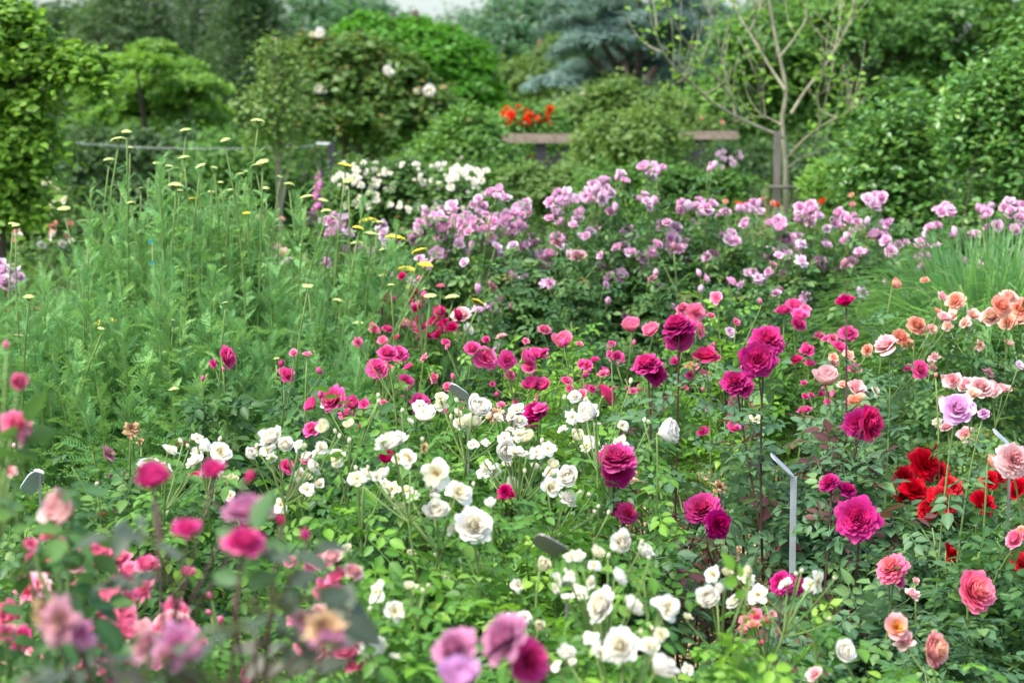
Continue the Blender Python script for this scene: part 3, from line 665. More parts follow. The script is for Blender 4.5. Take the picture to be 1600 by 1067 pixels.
# foxglove
d = 13; p0 = P(497, 262, d); t = thing('foxglove', 'purple pink foxglove spike in front of the dark cord post', 'flower', (p0[0], d, gz(d))); hz = p0[2] - gz(d)
part('stem', G().tube([(0, 0, 0), (.01, 0, hz * .5), (0, 0, hz)], .007, .003, 5), GREEN, t, True)
rr = random.Random(2)
bell = as_T(G().tube([(0, 0, 0), (0, .35, -.1), (0, .8, -.35), (0, 1, -.55)], np.array((.14, .24, .30, .40)), .4, 7))
for i in range(22):
    z = hz - .02 - i * .011; az = rr.uniform(-2.4, 2.4); dr = np.array((math.sin(az), -math.cos(az), -.5))
    part('bell', G().stamp(bell, frames([dr], [(0, 0, 1)]) * (.030 + .0012 * i) * (.8 if i < 4 else 1), [(0, 0, z)], [.5]), PM['foxglove'], t, True)
# staked, nearly bare young tree
d = 13.0; t = thing('young_tree', 'nearly bare young tree with spreading branches tied to a grey stake', 'tree', (P(1228, HOR, d)[0], d, gz(d))); b0 = np.array(t.location)
rs = np.random.RandomState(5); R_ = random.Random(5)
def poly(pts, dd): return np.array([P(x, y, d + dd * i / max(1, len(pts) - 1)) - b0 for i, (x, y) in enumerate(pts)])
def smooth_poly(p, n=4):
    out = []
    for i in range(len(p) - 1):
        q0, q1, q2, q3 = p[max(0, i - 1)], p[i], p[i + 1], p[min(len(p) - 1, i + 2)]
        for s in range(n):
            u = s / n; out.append(.5 * (2 * q1 + (q2 - q0) * u + (2 * q0 - 5 * q1 + 4 * q2 - q3) * u * u + (3 * q1 - q0 - 3 * q2 + q3) * u ** 3))
    out.append(p[-1]); return np.array(out)
tr = poly([(1228, 345), (1227, 250), (1222, 190), (1228, 140), (1216, 80), (1205, 20), (1198, -60)], .3); tr = np.vstack([[(0, 0, 0)], tr])
trunk = link('trunk', G().tube(smooth_poly(tr), .020, .009, 8).mesh('trunk', PALEBARK), t)
brs = [([(1224, 215), (1165, 190), (1120, 165), (1080, 130), (1045, 95), (1020, 40), (1012, -20)], -.5, .026), ([(1163, 189), (1140, 150), (1105, 105), (1065, 55), (1040, 10)], -.7, .018),
       ([(1140, 148), (1128, 100), (1115, 30), (1112, -20)], -.4, .012), ([(1222, 196), (1195, 183), (1165, 186), (1145, 192)], .4, .014), ([(1196, 183), (1192, 150), (1188, 135)], .2, .008),
       ([(1227, 142), (1200, 100), (1170, 50), (1140, 0), (1128, -30)], .6, .022), ([(1236, 178), (1260, 140), (1295, 95), (1310, 50), (1314, -10)], .4, .022), ([(1299, 88), (1325, 40), (1336, -10)], .2, .014),
       ([(1232, 246), (1260, 215), (1300, 188), (1335, 170), (1360, 140)], -.5, .018), ([(1218, 90), (1245, 55), (1258, 30), (1264, -20)], .3, .014), ([(1232, 262), (1255, 245), (1290, 236)], .3, .010),
       ([(1080, 130), (1062, 128), (1040, 138)], -.2, .008), ([(1170, 50), (1185, 20), (1188, -20)], .2, .010), ([(1330, 172), (1328, 150), (1335, 120)], .1, .008), ([(1260, 140), (1275, 150), (1310, 130)], .2, .008)]
lp, ld = [], []
for pts, dd, r0 in brs:
    q = smooth_poly(poly(pts, dd)); link('branch', G().tube(q, r0 * .5, r0 * .18, 6).mesh('branch', PALEBARK), t)
    for k in range(6):
        i = R_.randrange(len(q) // 4, len(q) - 1); a = q[i]; c = a + np.array((R_.gauss(0, .11), R_.gauss(0, .12), R_.uniform(.15, .45)))
        tw = bez(a, (a + c) / 2 + (R_.gauss(0, .06), R_.gauss(0, .06), -.06), c, 6); link('twig', G().tube(tw, r0 * .26, .0022, 4).mesh('twig', PALEBARK), t)
        for _ in range(3): lp.append(tw[R_.randrange(2, 6)] + rs.normal(0, .02, 3)); ld.append(rs.normal(0, 1, 3) * (1, 1, .5))
    for k in range(int(len(q) * 1.6)):
        i = R_.randrange(len(q) // 3, len(q)); lp.append(q[i] + rs.normal(0, .05, 3)); ld.append(rs.normal(0, 1, 3) * (1, 1, .5))
for p_, dr in zip(lp, ld):
    o = link('leaf', _leafmesh.setdefault('twig', G().add(leaflet(Wd=.6)).mesh('leaf', LM['lime'])), t); o.location = p_; o.rotation_mode = 'QUATERNION'
    o.rotation_quaternion = Matrix(frames([dr], [(rs.normal(), rs.normal(), 1.5)])[0].tolist()).to_quaternion(); o.scale = (R_.uniform(.03, .065),) * 3
dd = 12.9; p0 = P(1215, 205, dd); t2 = thing('wooden_stake', 'grey wooden stake beside the nearly bare young tree trunk', 'stake', (p0[0], dd, gz(dd))); hz = p0[2] - gz(dd)
part('post', G().box((0, 0, hz / 2), .042, .042, hz), STAKE, t2)
pt = P(1224, 292, d) - np.array(t2.location)
part('tie', G().tube([(-.05, -.045, pt[2]), (.04, -.05, pt[2]), (.13, .05, pt[2])], .012, .012, 6), STAKE, t2, True)
# dry grass near the stake
t3 = thing('dry_grass_clump', 'straw coloured dry grass left of the grey stake', 'grass clump', (P(1190, HOR, 13.4)[0], 13.4, gz(13.4)))
g = G(); rs2 = np.random.RandomState(8)
def blades(n, R, Hh, w_, lean, rs_, tint=True, r0=.1):
    """arching blades from a tuft, one template each"""
    g = G()
    for i in range(n):
        a = rs_.rand() * 6.283; q = r0 * math.sqrt(rs_.rand()); b = np.array((q * math.cos(a), q * math.sin(a), 0)); a += rs_.normal(0, .8)
        h = Hh * (.55 + .5 * rs_.rand()); l = lean * R * (.15 + 1.0 * rs_.rand()); o_ = np.array((math.cos(a), math.sin(a), 0)); sd_ = np.array((-o_[1], o_[0], 0)) * w_ * (.3 + .35 * rs_.rand())
        us = np.linspace(0, 1, 7); V = []
        for u in us:
            c = b + o_ * l * u ** 1.5 + np.array((0, 0, 1)) * h * (u * 1.75 - (.55 + .5 * l / max(R, .01)) * lean * u ** 2.3); wd = (1 - u ** 2.5) * .95 + .05
            V += [c - sd_ * wd, c + sd_ * wd + (0, 0, w_ * .2)]
        g.add(T(V, [(2 * k, 2 * k + 1, 2 * k + 3, 2 * k + 2) for k in range(6)], m=[.3] * 14), rs_.rand())
    return g
link('blades', blades(160, .35, .95, .010, .6, rs2, r0=.12).mesh('blades', STRAW), t3, 'stuff')
# fountain grass at the right edge
for (px, dd, R, Hh, n, lab) in ((1545, 7.6, .62, 1.02, 1500, 'large clump of arching green grass at the right edge'), (1450, 7.8, .30, .70, 420, 'smaller arching grass clump spilling towards the lavender roses'), (1660, 7.4, .6, 1.0, 700, 'arching grass clump cut off by the right picture edge')):
    t3 = thing('grass_clump', lab, 'grass clump', (P(px, HOR, dd)[0], dd, 0), 'arching grass clumps')
    link('blades', blades(int(n * 2.0), R * 1.1, Hh * .96, .014, 1.0, np.random.RandomState(px), r0=.16).mesh('blades', LM['blade']), t3, 'stuff')

# ------------------------------------------------------------------ yarrow
HEADS = []
def yhead(seed):
    r = random.Random(seed); g = G(); n = 95
    dome = T([(math.cos(a) * .5, math.sin(a) * .5, 0) for a in np.arange(6) * math.pi / 3] + [(math.cos(a) * .36, math.sin(a) * .36, .42) for a in np.arange(6) * math.pi / 3] + [(0, 0, .6)],
             [(j, (j + 1) % 6, 6 + (j + 1) % 6, 6 + j) for j in range(6)], [(6 + j, 6 + (j + 1) % 6, 12) for j in range(6)])
    for i in range(n):
        q = .5 * math.sqrt((i + .5) / n); a = i * GA
        s = r.uniform(.11, .15); g.stamp(dome, [np.eye(3) * s], [(q * math.cos(a), q * math.sin(a), .15 * (1 - (q / .5) ** 2) - .05 + r.uniform(-.015, .02))], [r.random()])
    for i in range(9):
        a = i * GA; q = .40 * math.sqrt((i + .5) / 9); g.tube([(0, 0, -.32), (q * .6 * math.cos(a), q * .6 * math.sin(a), -.12), (q * math.cos(a), q * math.sin(a), .0)], .022, .03, 4, mi=1)
    return g
HM = [[yhead(s).mesh('flower_head', [m, GREEN]) for s in range(2)] for m in (YHEAD, YGOLD)]
def yarrow(label, px, d, H, R, nl, heads, seed, nobj=70, lean=0.):
    r = random.Random(seed); rs = np.random.RandomState(seed); base = np.array((P(px, HOR, d)[0], d, 0.))
    t = thing('yarrow_plant', label, 'yarrow', base, 'yarrow plants in the clump')
    stems = []
    for (hx, hy, hs, gold) in heads:
        dd = d + r.uniform(-.35, .35); p = P(hx, hy, dd) - base; b = np.array((p[0] * .55 - lean * .2 + r.gauss(0, .06), p[1] * .6, 0))
        st = bez(b, b + (p - b) * (.35, .35, .55) + (r.gauss(0, .05), r.gauss(0, .05), 0), p - (0, 0, .02), 9); stems.append(st)
        link('stem', G().tube(st, .0042, .0028, 5).mesh('stem', GREEN), t)
        o = link('flower_head', HM[gold][r.randrange(2)], t); o.location = p; s = hs * dd / FX * .9; o.scale = (s, s, s * r.uniform(.8, 1.3)); o.rotation_euler = (r.gauss(.1, .18), r.gauss(0, .18), r.uniform(0, 6))
    lo = len(stems)
    for i in range(int(64 * R / .4)):
        a = r.uniform(0, 6.28); q = math.sqrt(r.random()); z = 1.2 * H * (1 - .36 * q ** 2.2) * r.uniform(.66, 1.0)
        tip = np.array((R * q * math.cos(a) + lean * z, .8 * R * q * math.sin(a), z)); b = tip * (.7, .7, 0) - (lean * z * .7, 0, 0)
        st = bez(b, b + (tip - b) * (.4, .4, .6), tip, 9); stems.append(st)
    g = G()
    for st in stems[lo:]: g.tube(st, .0045, .0024, 4)
    link('stalks', g.mesh('stalks', GREEN), t, 'stuff')
    S = np.stack(stems); n = int(nl * 2.6); w_ = np.r_[np.full(lo, .8), np.ones(len(S) - lo)]; w_ /= w_.sum()
    ci = rs.choice(len(S), n, p=w_); tt = .12 + .88 * rs.beta(1.3, 1.0, n); tt = np.where(ci < lo, tt * .93, tt); fi = tt * 7.999; i0 = fi.astype(int); f = (fi - i0)[:, None]
    p = S[ci, i0] * (1 - f) + S[ci, i0 + 1] * f
    top = (tt > .82) & (ci >= lo)
    az = rs.rand(n) * 6.283; el = np.where(top, rs.normal(1.15, .25, n), rs.normal(.62, .40, n))
    dr = np.c_[np.cos(az) * np.cos(el), np.sin(az) * np.cos(el), np.sin(el)]; up = np.c_[-np.cos(az) * .6, -np.sin(az) * .6, np.ones(n)] + rs.normal(0, .3, (n, 3))
    s = (.150 - .082 * tt) * (.5 + .85 * rs.rand(n)) * np.where(ci < lo, .6, 1); s = np.where(top, s * .9, s); M = frames(dr, up); tint = np.clip(rs.rand(len(S))[ci] * .35 + rs.rand(n) * .45 + .2 * top, 0, .99)
    p[:, 2] = np.maximum(p[:, 2], .03)
    order = np.argsort(-(p[:, 2] - .5 * p[:, 1] + 4 * s + rs.normal(0, .2, n)))
    for k in order[:nobj]:
        v = r.randrange(5); o = link('leaf', _leafmesh.setdefault(('fern', v), G().add(FERN[v]).mesh('leaf', LM['yarrow'])), t)
        o.location = p[k]; o.rotation_mode = 'QUATERNION'; o.rotation_quaternion = Matrix(M[k].tolist()).to_quaternion(); o.scale = (s[k],) * 3
    g = G(); rest = order[nobj:]; v = rs.randint(0, 5, len(rest))
    for q in range(5): g.stamp(FERN[q], M[rest[v == q]] * s[rest[v == q]][:, None, None], p[rest[v == q]], tint[rest[v == q]])
    link('foliage', g.mesh('foliage', LM['yarrow']), t, 'stuff')
    return t
yarrow('tallest yarrow plant with three pale heads in front of the maple', 205, 7.2, 1.16, .34, 1500, [(185, 219, 27, 0), (198, 206, 17, 0), (170, 250, 18, 0), (203, 231, 12, 0), (245, 255, 14, 0), (265, 260, 15, 0), (220, 295, 12, 0), (205, 317, 15, 0), (100, 326, 22, 0), (130, 346, 16, 0)], 11)
yarrow('yarrow plant with tall pale heads in the middle of the clump', 310, 7.0, 1.18, .36, 1600, [(290, 204, 20, 0), (288, 246, 18, 0), (313, 259, 18, 0), (352, 219, 17, 0), (335, 262, 12, 0), (345, 285, 10, 0), (303, 312, 22, 1), (275, 290, 26, 0), (280, 298, 14, 0), (313, 285, 9, 0)], 12)
yarrow('yarrow plant carrying the highest pale head beside the young tree', 395, 7.1, 1.12, .34, 1500, [(403, 190, 23, 0), (410, 253, 21, 0), (400, 260, 18, 0), (375, 273, 15, 0), (385, 268, 10, 0), (360, 297, 12, 0), (385, 333, 14, 1), (437, 276, 10, 0), (452, 289, 18, 0), (415, 294, 14, 0)], 13)
yarrow('yarrow plant with many small yellow heads leaning to the hot pink roses', 505, 6.9, .98, .34, 1400, [(480, 308, 24, 0), (505, 313, 18, 0), (540, 258, 24, 1), (545, 282, 20, 0), (575, 345, 30, 1), (590, 348, 22, 0), (618, 372, 34, 1), (655, 392, 26, 1), (665, 414, 26, 1), (635, 420, 30, 1), (600, 390, 16, 0), (580, 366, 26, 0), (558, 380, 22, 0), (520, 340, 16, 0), (530, 470, 22, 0), (482, 447, 18, 0), (560, 357, 20, 1), (510, 330, 18, 0)], 14, lean=.12)
yarrow('yarrow stems bending over the hot pink carpet roses', 610, 6.6, .56, .26, 220, [(660, 455, 24, 0), (672, 462, 22, 0), (707, 464, 24, 0), (747, 473, 24, 1), (640, 447, 14, 0), (611, 445, 12, 0), (560, 505, 22, 0), (598, 430, 14, 0)], 15, lean=.18)
yarrow('lower yarrow plant with a broad yellow head near the left edge', 110, 6.2, .92, .36, 1800, [(165, 503, 38, 1), (155, 523, 18, 0), (147, 543, 20, 0), (45, 464, 19, 0), (30, 524, 16, 0), (25, 352, 14, 0), (55, 640, 20, 0), (160, 627, 18, 0), (158, 513, 12, 0)], 16)
yarrow('leafy yarrow plant with tiny green heads above the hot pink roses', 265, 6.0, .90, .40, 2000, [(263, 490, 12, 0), (270, 500, 9, 0), (352, 473, 10, 0), (272, 608, 18, 0), (257, 618, 12, 0), (412, 595, 22, 0), (315, 566, 14, 0)], 17)
yarrow('leafy yarrow plant behind the hot pink roses', 430, 6.1, .88, .36, 1700, [(480, 447, 17, 0), (488, 530, 10, 0), (385, 575, 12, 0), (432, 560, 10, 0)], 18)
yarrow('leafy yarrow plant at the left picture edge', 20, 6.6, .86, .34, 1300, [(20, 350, 15, 0)], 19, 40)
yarrow('yarrow plant filling the back of the clump', 320, 7.7, 1.05, .5, 1500, [(330, 300, 12, 0), (250, 310, 12, 0)], 20, 20)

#==ROSES==
def scatter(cx, cy_, rx, ry_, n, s0, s1, kinds, mk, r, dj=None):
    out = []
    for i in range(n):
        a = r.uniform(0, 6.28); q = math.sqrt(r.random())
        out.append((cx + rx * q * math.cos(a), cy_ + ry_ * q * math.sin(a), r.uniform(s0, s1), r.choice(kinds), mk if isinstance(mk, str) else r.choice(mk)))
    return out
R1 = random.Random(21)
def clusters(lst, mk='lav', d=None):
    """(px, py, radius px) flower trusses made of small blooms"""
    out = []
    for (x, y, q) in lst:
        n = max(2, int((q / 12) ** 2 * 2.6))
        for i in range(n):
            a = i * GA; s = q * .85 * math.sqrt((i + .3) / n)
            out.append((x + s * math.cos(a) + R1.uniform(-2, 2), y + .62 * s * math.sin(a), R1.uniform(13, 22), R1.choice('RRCSSSB'), R1.choice([mk, mk, mk, 'palelav']) if mk == 'lav' else mk, d))
    return out
LG = 'lavender rose bushes in the hedge'
hedge = [
 ('lavender rose bush behind the yarrow stems', 545, 9.2, .98, .30, [(530, 350, 22), (595, 360, 16), (560, 395, 18), (515, 368, 10), (612, 378, 14)]),
 ('lavender rose bush at the left end of the flower hedge', 705, 8.7, 1.10, .34, [(705, 328, 18), (675, 343, 24), (745, 318, 16), (720, 350, 26), (650, 362, 14), (690, 368, 16), (715, 382, 14), (770, 432, 12), (695, 395, 10)]),
 ('lavender rose bush with the densest trusses', 785, 8.5, 1.14, .34, [(783, 306, 17), (755, 345, 24), (790, 340, 20), (820, 325, 16), (765, 372, 22), (800, 362, 20), (815, 345, 14), (812, 433, 14), (780, 400, 10), (740, 360, 14)]),
 ('lavender rose bush with pale fading trusses below two big ones', 880, 8.6, 1.16, .34, [(880, 312, 24), (845, 405, 20), (870, 375, 16), (900, 350, 14), (895, 400, 12), (865, 340, 14), (830, 380, 14), (910, 330, 10)]),
 ('lavender rose bush carrying the high twin truss', 945, 8.9, 1.22, .32, [(935, 300, 26), (968, 279, 16), (920, 312, 14), (958, 330, 12), (985, 370, 12), (930, 360, 10), (975, 420, 16), (940, 420, 10), (1000, 425, 14)]),
 ('highest lavender rose bush with its top truss against the trees', 1025, 8.8, 1.26, .32, [(1022, 268, 20), (1005, 312, 16), (1020, 320, 12), (1035, 445, 18), (1062, 440, 12), (1010, 400, 10), (1050, 372, 10), (985, 495, 12), (1040, 390, 10)]),
 ('lavender rose bush below the pale pink rambler', 1105, 8.9, 1.18, .32, [(1110, 265, 14), (1100, 325, 22), (1065, 325, 16), (1130, 335, 12), (1142, 372, 18), (1090, 350, 12), (1110, 400, 8), (1120, 450, 12), (1080, 470, 10)]),
 ('lavender rose bush in front of the grey stake', 1190, 8.7, 1.08, .32, [(1180, 325, 18), (1215, 352, 17), (1160, 330, 10), (1200, 400, 10), (1165, 350, 8), (1245, 400, 18), (1190, 440, 8)]),
 ('lavender rose bush right of the staked young tree', 1270, 8.8, 1.10, .32, [(1260, 335, 26), (1300, 355, 12), (1278, 412, 16), (1330, 415, 13), (1305, 425, 12), (1255, 440, 10), (1222, 465, 10), (1290, 385, 8)]),
 ('lavender rose bush below the glossy shrub with a flat topped truss', 1345, 8.8, 1.10, .32, [(1320, 345, 24), (1368, 315, 20), (1325, 375, 14), (1375, 370, 16), (1330, 445, 12), (1390, 400, 16), (1410, 380, 12), (1350, 400, 10)]),
 ('lavender rose bush between the glossy shrubs', 1470, 8.9, 1.08, .32, [(1478, 330, 18), (1460, 355, 10), (1490, 370, 10), (1440, 385, 8)]),
 ('lavender rose bush at the right end of the hedge', 1565, 8.7, 1.12, .34, [(1540, 332, 20), (1585, 328, 22), (1552, 355, 12), (1600, 340, 16)]),
]
for (lab, px, d, H, R, cl) in hedge:
    cl = cl + [(px + R1.uniform(-60, 60), R1.uniform(345, 440), R1.uniform(7, 11)) for _ in range(4)]
    bush(lab, px, d, H, R, 'deep', [(b[0], b[1], b[2], b[3], b[4], None) for b in clusters(cl)], ncane=14, nleaf=0, nstuff=1100, lsize=.085, group=LG, ry=.34, avoid=.45, low=.12, leaf2='mix', frac2=.18, flat=.2)
for i, (px, d, H) in enumerate(((640, 8.0, .78), (760, 7.6, .72), (900, 7.5, .72), (1060, 7.6, .74), (1180, 7.7, .76), (1300, 7.7, .74), (1420, 8.2, .72))):
    lab = ['low rose bush under the left end of the lavender hedge', 'low dark rose bush under the densest lavender trusses', 'low dark rose bush under the fading lavender trusses', 'low dark rose bush under the highest lavender rose',
           'low leafy rose bush in front of the stake', 'low leafy rose bush with pale petals right of the staked tree', 'low leafy rose bush behind the grass clump'][i]
    bush(lab, px, d, H, .34, 'deep', [(px + R1.uniform(-50, 50), R1.uniform(375, 485), R1.uniform(14, 23), R1.choice('RSSXB'), R1.choice(['lav', 'lav', 'palelav', 'fade'])) for _ in range(8)], ncane=12, nleaf=0, nstuff=760, lsize=.085, avoid=.45, group=LG, low=.1, leaf2='mix', frac2=.15, flat=.2)
for i, px in enumerate((620, 840, 1010, 1160, 1310, 1430, 1540, 1640)):
    lab = ['leafy rose bush behind the left end of the lavender hedge', 'leafy rose bush behind the twin lavender truss', 'leafy rose bush behind the highest lavender rose', 'leafy rose bush between the stake and the hedge', 'leafy rose bush behind the hedge right of the conifer bush',
           'leafy rose bush behind the flat topped lavender truss', 'leafy rose bush behind the right end of the hedge', 'leafy rose bush cut by the right edge behind the hedge'][i]
    bush(lab, px, 9.7, .98, .5, 'mix', [], ncane=16, nleaf=0, nstuff=620, lsize=.10, group='leafy rose bushes behind the hedge', low=.1, flat=.2)
# far roses by the leafy tree
fb = [('rose bush with pink and yellow flowers under the leafy tree', 60, 11.5, .82, scatter(70, 370, 55, 18, 12, 10, 17, 'RS', ['coral', 'peach', 'white', 'palepink', 'blush'], R1)),
      ('lavender rose bush at the left picture edge behind the yarrow', 5, 8.2, .92, scatter(8, 425, 28, 22, 14, 18, 26, 'RS', ['lav', 'palelav'], R1)),
      ('rose bush with coral flowers between tree and yarrow', 135, 11.0, .80, [(135, 403, 17, 'R', 'coral'), (150, 382, 15, 'R', 'coral'), (105, 368, 12, 'S', 'blush'), (65, 383, 16, 'S', 'white'), (110, 350, 10, 'S', 'coral'), (165, 350, 9, 'S', 'coral')]),
      ('rose bush with pale pink flowers seen through the yarrow stems', 430, 9.4, .86, scatter(430, 410, 24, 22, 10, 13, 20, 'RS', ['palepink', 'palelav'], R1)),
      ('rose bush with small orange flowers behind the yarrow', 410, 11.5, .95, scatter(425, 355, 45, 18, 4, 7, 10, 'R', ['coral', 'peach'], R1)),
      ('rose bush with small red flowers behind the staked tree', 1170, 11.0, 1.02, scatter(1175, 318, 45, 8, 8, 5, 9, 'R', ['orange', 'coral'], R1)),
      ('rose bush with small red flowers beside the conifer bush', 1310, 11.2, 1.02, scatter(1310, 312, 50, 10, 6, 5, 9, 'R', ['orange', 'coral', 'pink'], R1))]
for (lab, px, d, H, bl) in fb:
    bush(lab, px, d, H, .42, 'mix', bl, ncane=14, nleaf=0, nstuff=420, lsize=.09, group='far rose bushes', low=.1)
# hot pink carpet roses
bush('carpet rose bush covered in small crimson pink flowers beside the yarrow', 645, 6.75, .74, .34, 'green', scatter(650, 480, 72, 55, 32, 12, 22, 'SSRB', ['crim', 'hot', 'hot', 'pink'], R1) + scatter(620, 520, 50, 20, 10, 12, 20, 'S', 'pink', R1), nleaf=0, nstuff=520, lsize=.08, leaf2='red', frac2=.1)
bush('rose bush with two pale pink blooms behind the yarrow tips', 740, 7.0, .66, .26, 'deep', [(722, 497, 30, 'R', 'palepink'), (752, 489, 26, 'R', 'palelav'), (730, 515, 22, 'S', 'white'), (785, 528, 20, 'S', 'palepink'), (778, 545, 18, 'S', 'palelav')], nleaf=0, nstuff=420, lsize=.085)
bush('crimson rose bush between carpet rose and pale pink rose', 690, 6.8, .62, .24, 'green', scatter(690, 510, 22, 22, 9, 12, 20, 'S', 'crim', R1), nleaf=0, nstuff=320, lsize=.08)
# pink row
MG = 'rose bushes of the pink middle row'
row = [
 ('hot pink rose bush with a double bloom pair in front of the yarrow', 610, 5.6, .70, .22, 'green', [(590, 578, 32, 'R', 'hot'), (605, 556, 30, 'R', 'hot'), (622, 556, 30, 'R', 'hot'), (632, 598, 28, 'S', 'hot'), (640, 576, 18, 'S', 'hot'), (655, 628, 24, 'R', 'hot'), (650, 645, 20, 'C', 'hot')]),
 ('hot pink rose bush behind the silver label', 700, 5.8, .62, .24, 'green', [(738, 548, 24, 'R', 'hot'), (757, 562, 36, 'T', 'hot'), (680, 590, 18, 'S', 'pink'), (690, 640, 18, 'S', 'hot'), (700, 608, 20, 'S', 'pink'), (665, 560, 16, 'S', 'pink')]),
 ('hot pink rose bush with a long row of open blooms', 810, 5.7, .68, .26, 'green', [(790, 562, 28, 'T', 'hot'), (815, 565, 34, 'T', 'hot'), (838, 560, 32, 'T', 'hot'), (852, 553, 22, 'S', 'hot'), (828, 575, 26, 'S', 'hot'), (770, 570, 20, 'S', 'pink'), (833, 604, 24, 'C', 'hot'), (847, 606, 26, 'C', 'hot'), (775, 620, 14, 'B', 'hot'), (885, 597, 20, 'S', 'hot'), (910, 570, 18, 'S', 'hot')]),
 ('pink rose bush with rounded blooms behind a leafy yellow green shoot', 885, 5.9, .72, .22, 'young', [(880, 542, 28, 'C', 'pink'), (850, 518, 20, 'R', 'pink'), (912, 590, 16, 'B', 'hot')]),
 ('rose bush of tall leafy shoots without flowers', 855, 6.4, .90, .20, 'young', []),
 ('pink rose bush with two round blooms left of the big magenta rose', 1000, 6.1, .76, .26, 'green', [(988, 518, 28, 'C', 'pink'), (1020, 520, 26, 'C', 'pink'), (965, 561, 22, 'T', 'hot'), (1085, 490, 28, 'R', 'pink'), (1068, 485, 22, 'R', 'pink'), (930, 565, 18, 'S', 'hot'), (918, 572, 20, 'S', 'hot'), (990, 540, 12, 'B', 'pink'), (1055, 565, 14, 'S', 'hot'), (1040, 590, 14, 'S', 'pink'), (1070, 608, 14, 'S', 'hot'), (995, 612, 16, 'C', 'pink')]),
 ('pink rose bush with bright leaves behind the magenta roses', 1135, 6.2, .80, .30, 'young', [(1120, 466, 22, 'S', 'pink'), (1110, 495, 16, 'S', 'pink'), (1080, 515, 26, 'S', 'hot'), (1090, 516, 26, 'S', 'pink'), (1150, 505, 14, 'S', 'pink'), (1140, 520, 18, 'S', 'palelav'), (1190, 475, 12, 'B', 'pink'), (1100, 590, 22, 'S', 'hot'), (1080, 575, 22, 'S', 'pink'), (1115, 545, 18, 'S', 'pink')]),
 ('hot pink rose bush with a wide open truss beside the tall crimson bud', 1240, 6.3, .82, .28, 'green', [(1240, 482, 30, 'R', 'hot'), (1225, 490, 26, 'R', 'hot'), (1250, 498, 28, 'S', 'hot'), (1245, 508, 24, 'R', 'hot'), (1258, 485, 18, 'S', 'pink'), (1262, 550, 26, 'S', 'hot'), (1245, 565, 22, 'S', 'crim'), (1280, 528, 18, 'R', 'pink'), (1300, 530, 16, 'R', 'pink'), (1325, 525, 28, 'R', 'hot'), (1265, 570, 18, 'S', 'hot')]),
 ('hot pink rose bush with orange buds left of the pale pink bloom', 1310, 5.9, .66, .24, 'blue', [(1310, 545, 26, 'S', 'hot'), (1335, 580, 22, 'S', 'hot'), (1302, 560, 18, 'S', 'coral'), (1325, 555, 18, 'S', 'peach'), (1357, 548, 18, 'R', 'coral'), (1330, 568, 18, 'S', 'coral')]),
 ('rose bush with a crimson bloom under the long pink row', 940, 5.3, .60, .22, 'deep', [(943, 620, 36, 'R', 'crim'), (838, 648, 40, 'R', 'magenta'), (828, 662, 28, 'R', 'hot'), (845, 640, 24, 'S', 'hot')]),
 ('rose bush with pink flowers at the foot of the tall magenta stems', 1120, 5.6, .52, .24, 'blue', [(1135, 655, 26, 'S', 'hot'), (1145, 672, 24, 'S', 'hot'), (1098, 676, 20, 'S', 'hot'), (1108, 641, 14, 'S', 'hot'), (1258, 645, 22, 'R', 'hot'), (1258, 620, 12, 'S', 'hot'), (1175, 655, 16, 'X', 'cream')]),
]
for (lab, px, d, H, R, lf, bl) in row:
    if px != 855: bl = bl + [(px + R1.uniform(-60, 60), R1.uniform(525, 655), R1.uniform(10, 17), R1.choice('SSRB'), R1.choice(['pink', 'hot', 'hot'])) for _ in range(7)]
    bush(lab, px, d, H, R, lf, bl, ncane=9, nleaf=70, nstuff=110 if px == 1120 else 330, lsize=.075, group=MG, low=.6 if px in (1120, 1135, 1240, 1310) else .12)
# hot pink roses in front of the yarrow
bush('dark leaved rose bush with one hot pink bloom in front of the yarrow', 345, 5.2, .74, .17, 'deep', [(349, 560, 34, 'R', 'hot'), (334, 568, 14, 'S', 'hot'), (316, 595, 11, 'B', 'hot'), (350, 580, 9, 'B', 'pink')], ncane=9, nleaf=110, nstuff=220, lsize=.10, group=MG)
bush('dark leaved rose bush with small hot pink blooms at its tip', 455, 5.1, .74, .16, 'deep', [(445, 588, 26, 'T', 'hot'), (438, 573, 15, 'B', 'hot'), (460, 553, 15, 'S', 'pink'), (480, 556, 15, 'S', 'pink'), (502, 584, 15, 'B', 'hot')], ncane=8, nleaf=100, nstuff=200, lsize=.10, group=MG)
bush('rose bush with a pink rosette ringed by hot pink blooms', 525, 4.9, .66, .18, 'deep', [(527, 626, 42, 'R', 'hot', 4.85, (.2, -.6, .8)), (512, 634, 22, 'S', 'lav'), (491, 635, 24, 'C', 'hot'), (500, 622, 16, 'B', 'hot'), (489, 673, 27, 'T', 'hot'), (541, 651, 24, 'T', 'hot'), (553, 633, 20, 'C', 'hot'), (562, 668, 14, 'B', 'hot'), (570, 632, 18, 'S', 'hot')], ncane=7, nleaf=90, nstuff=200, lsize=.095, group=MG)
bush('dark leaved rose bush with small magenta flowers behind the white roses', 390, 4.5, .56, .26, 'deep', [(305, 745, 24, 'S', 'crim'), (325, 740, 22, 'S', 'hot'), (445, 730, 26, 'T', 'hot'), (463, 765, 22, 'S', 'crim'), (478, 722, 18, 'S', 'hot'), (340, 738, 20, 'C', 'crim'), (605, 718, 22, 'C', 'crim'), (395, 705, 14, 'S', 'hot')], ncane=12, nleaf=90, nstuff=330, lsize=.09, group=MG)
bush('flowerless rose bush with reddish shoots left of the white roses', 170, 4.3, .74, .32, 'deep', [(205, 672, 28, 'X', 'brown'), (165, 710, 30, 'X', 'fade'), (220, 690, 14, 'X', 'brown'), (150, 760, 12, 'B', 'cream')], ncane=16, nleaf=170, nstuff=420, lsize=.09, leaf2='red', frac2=.10, group=MG)
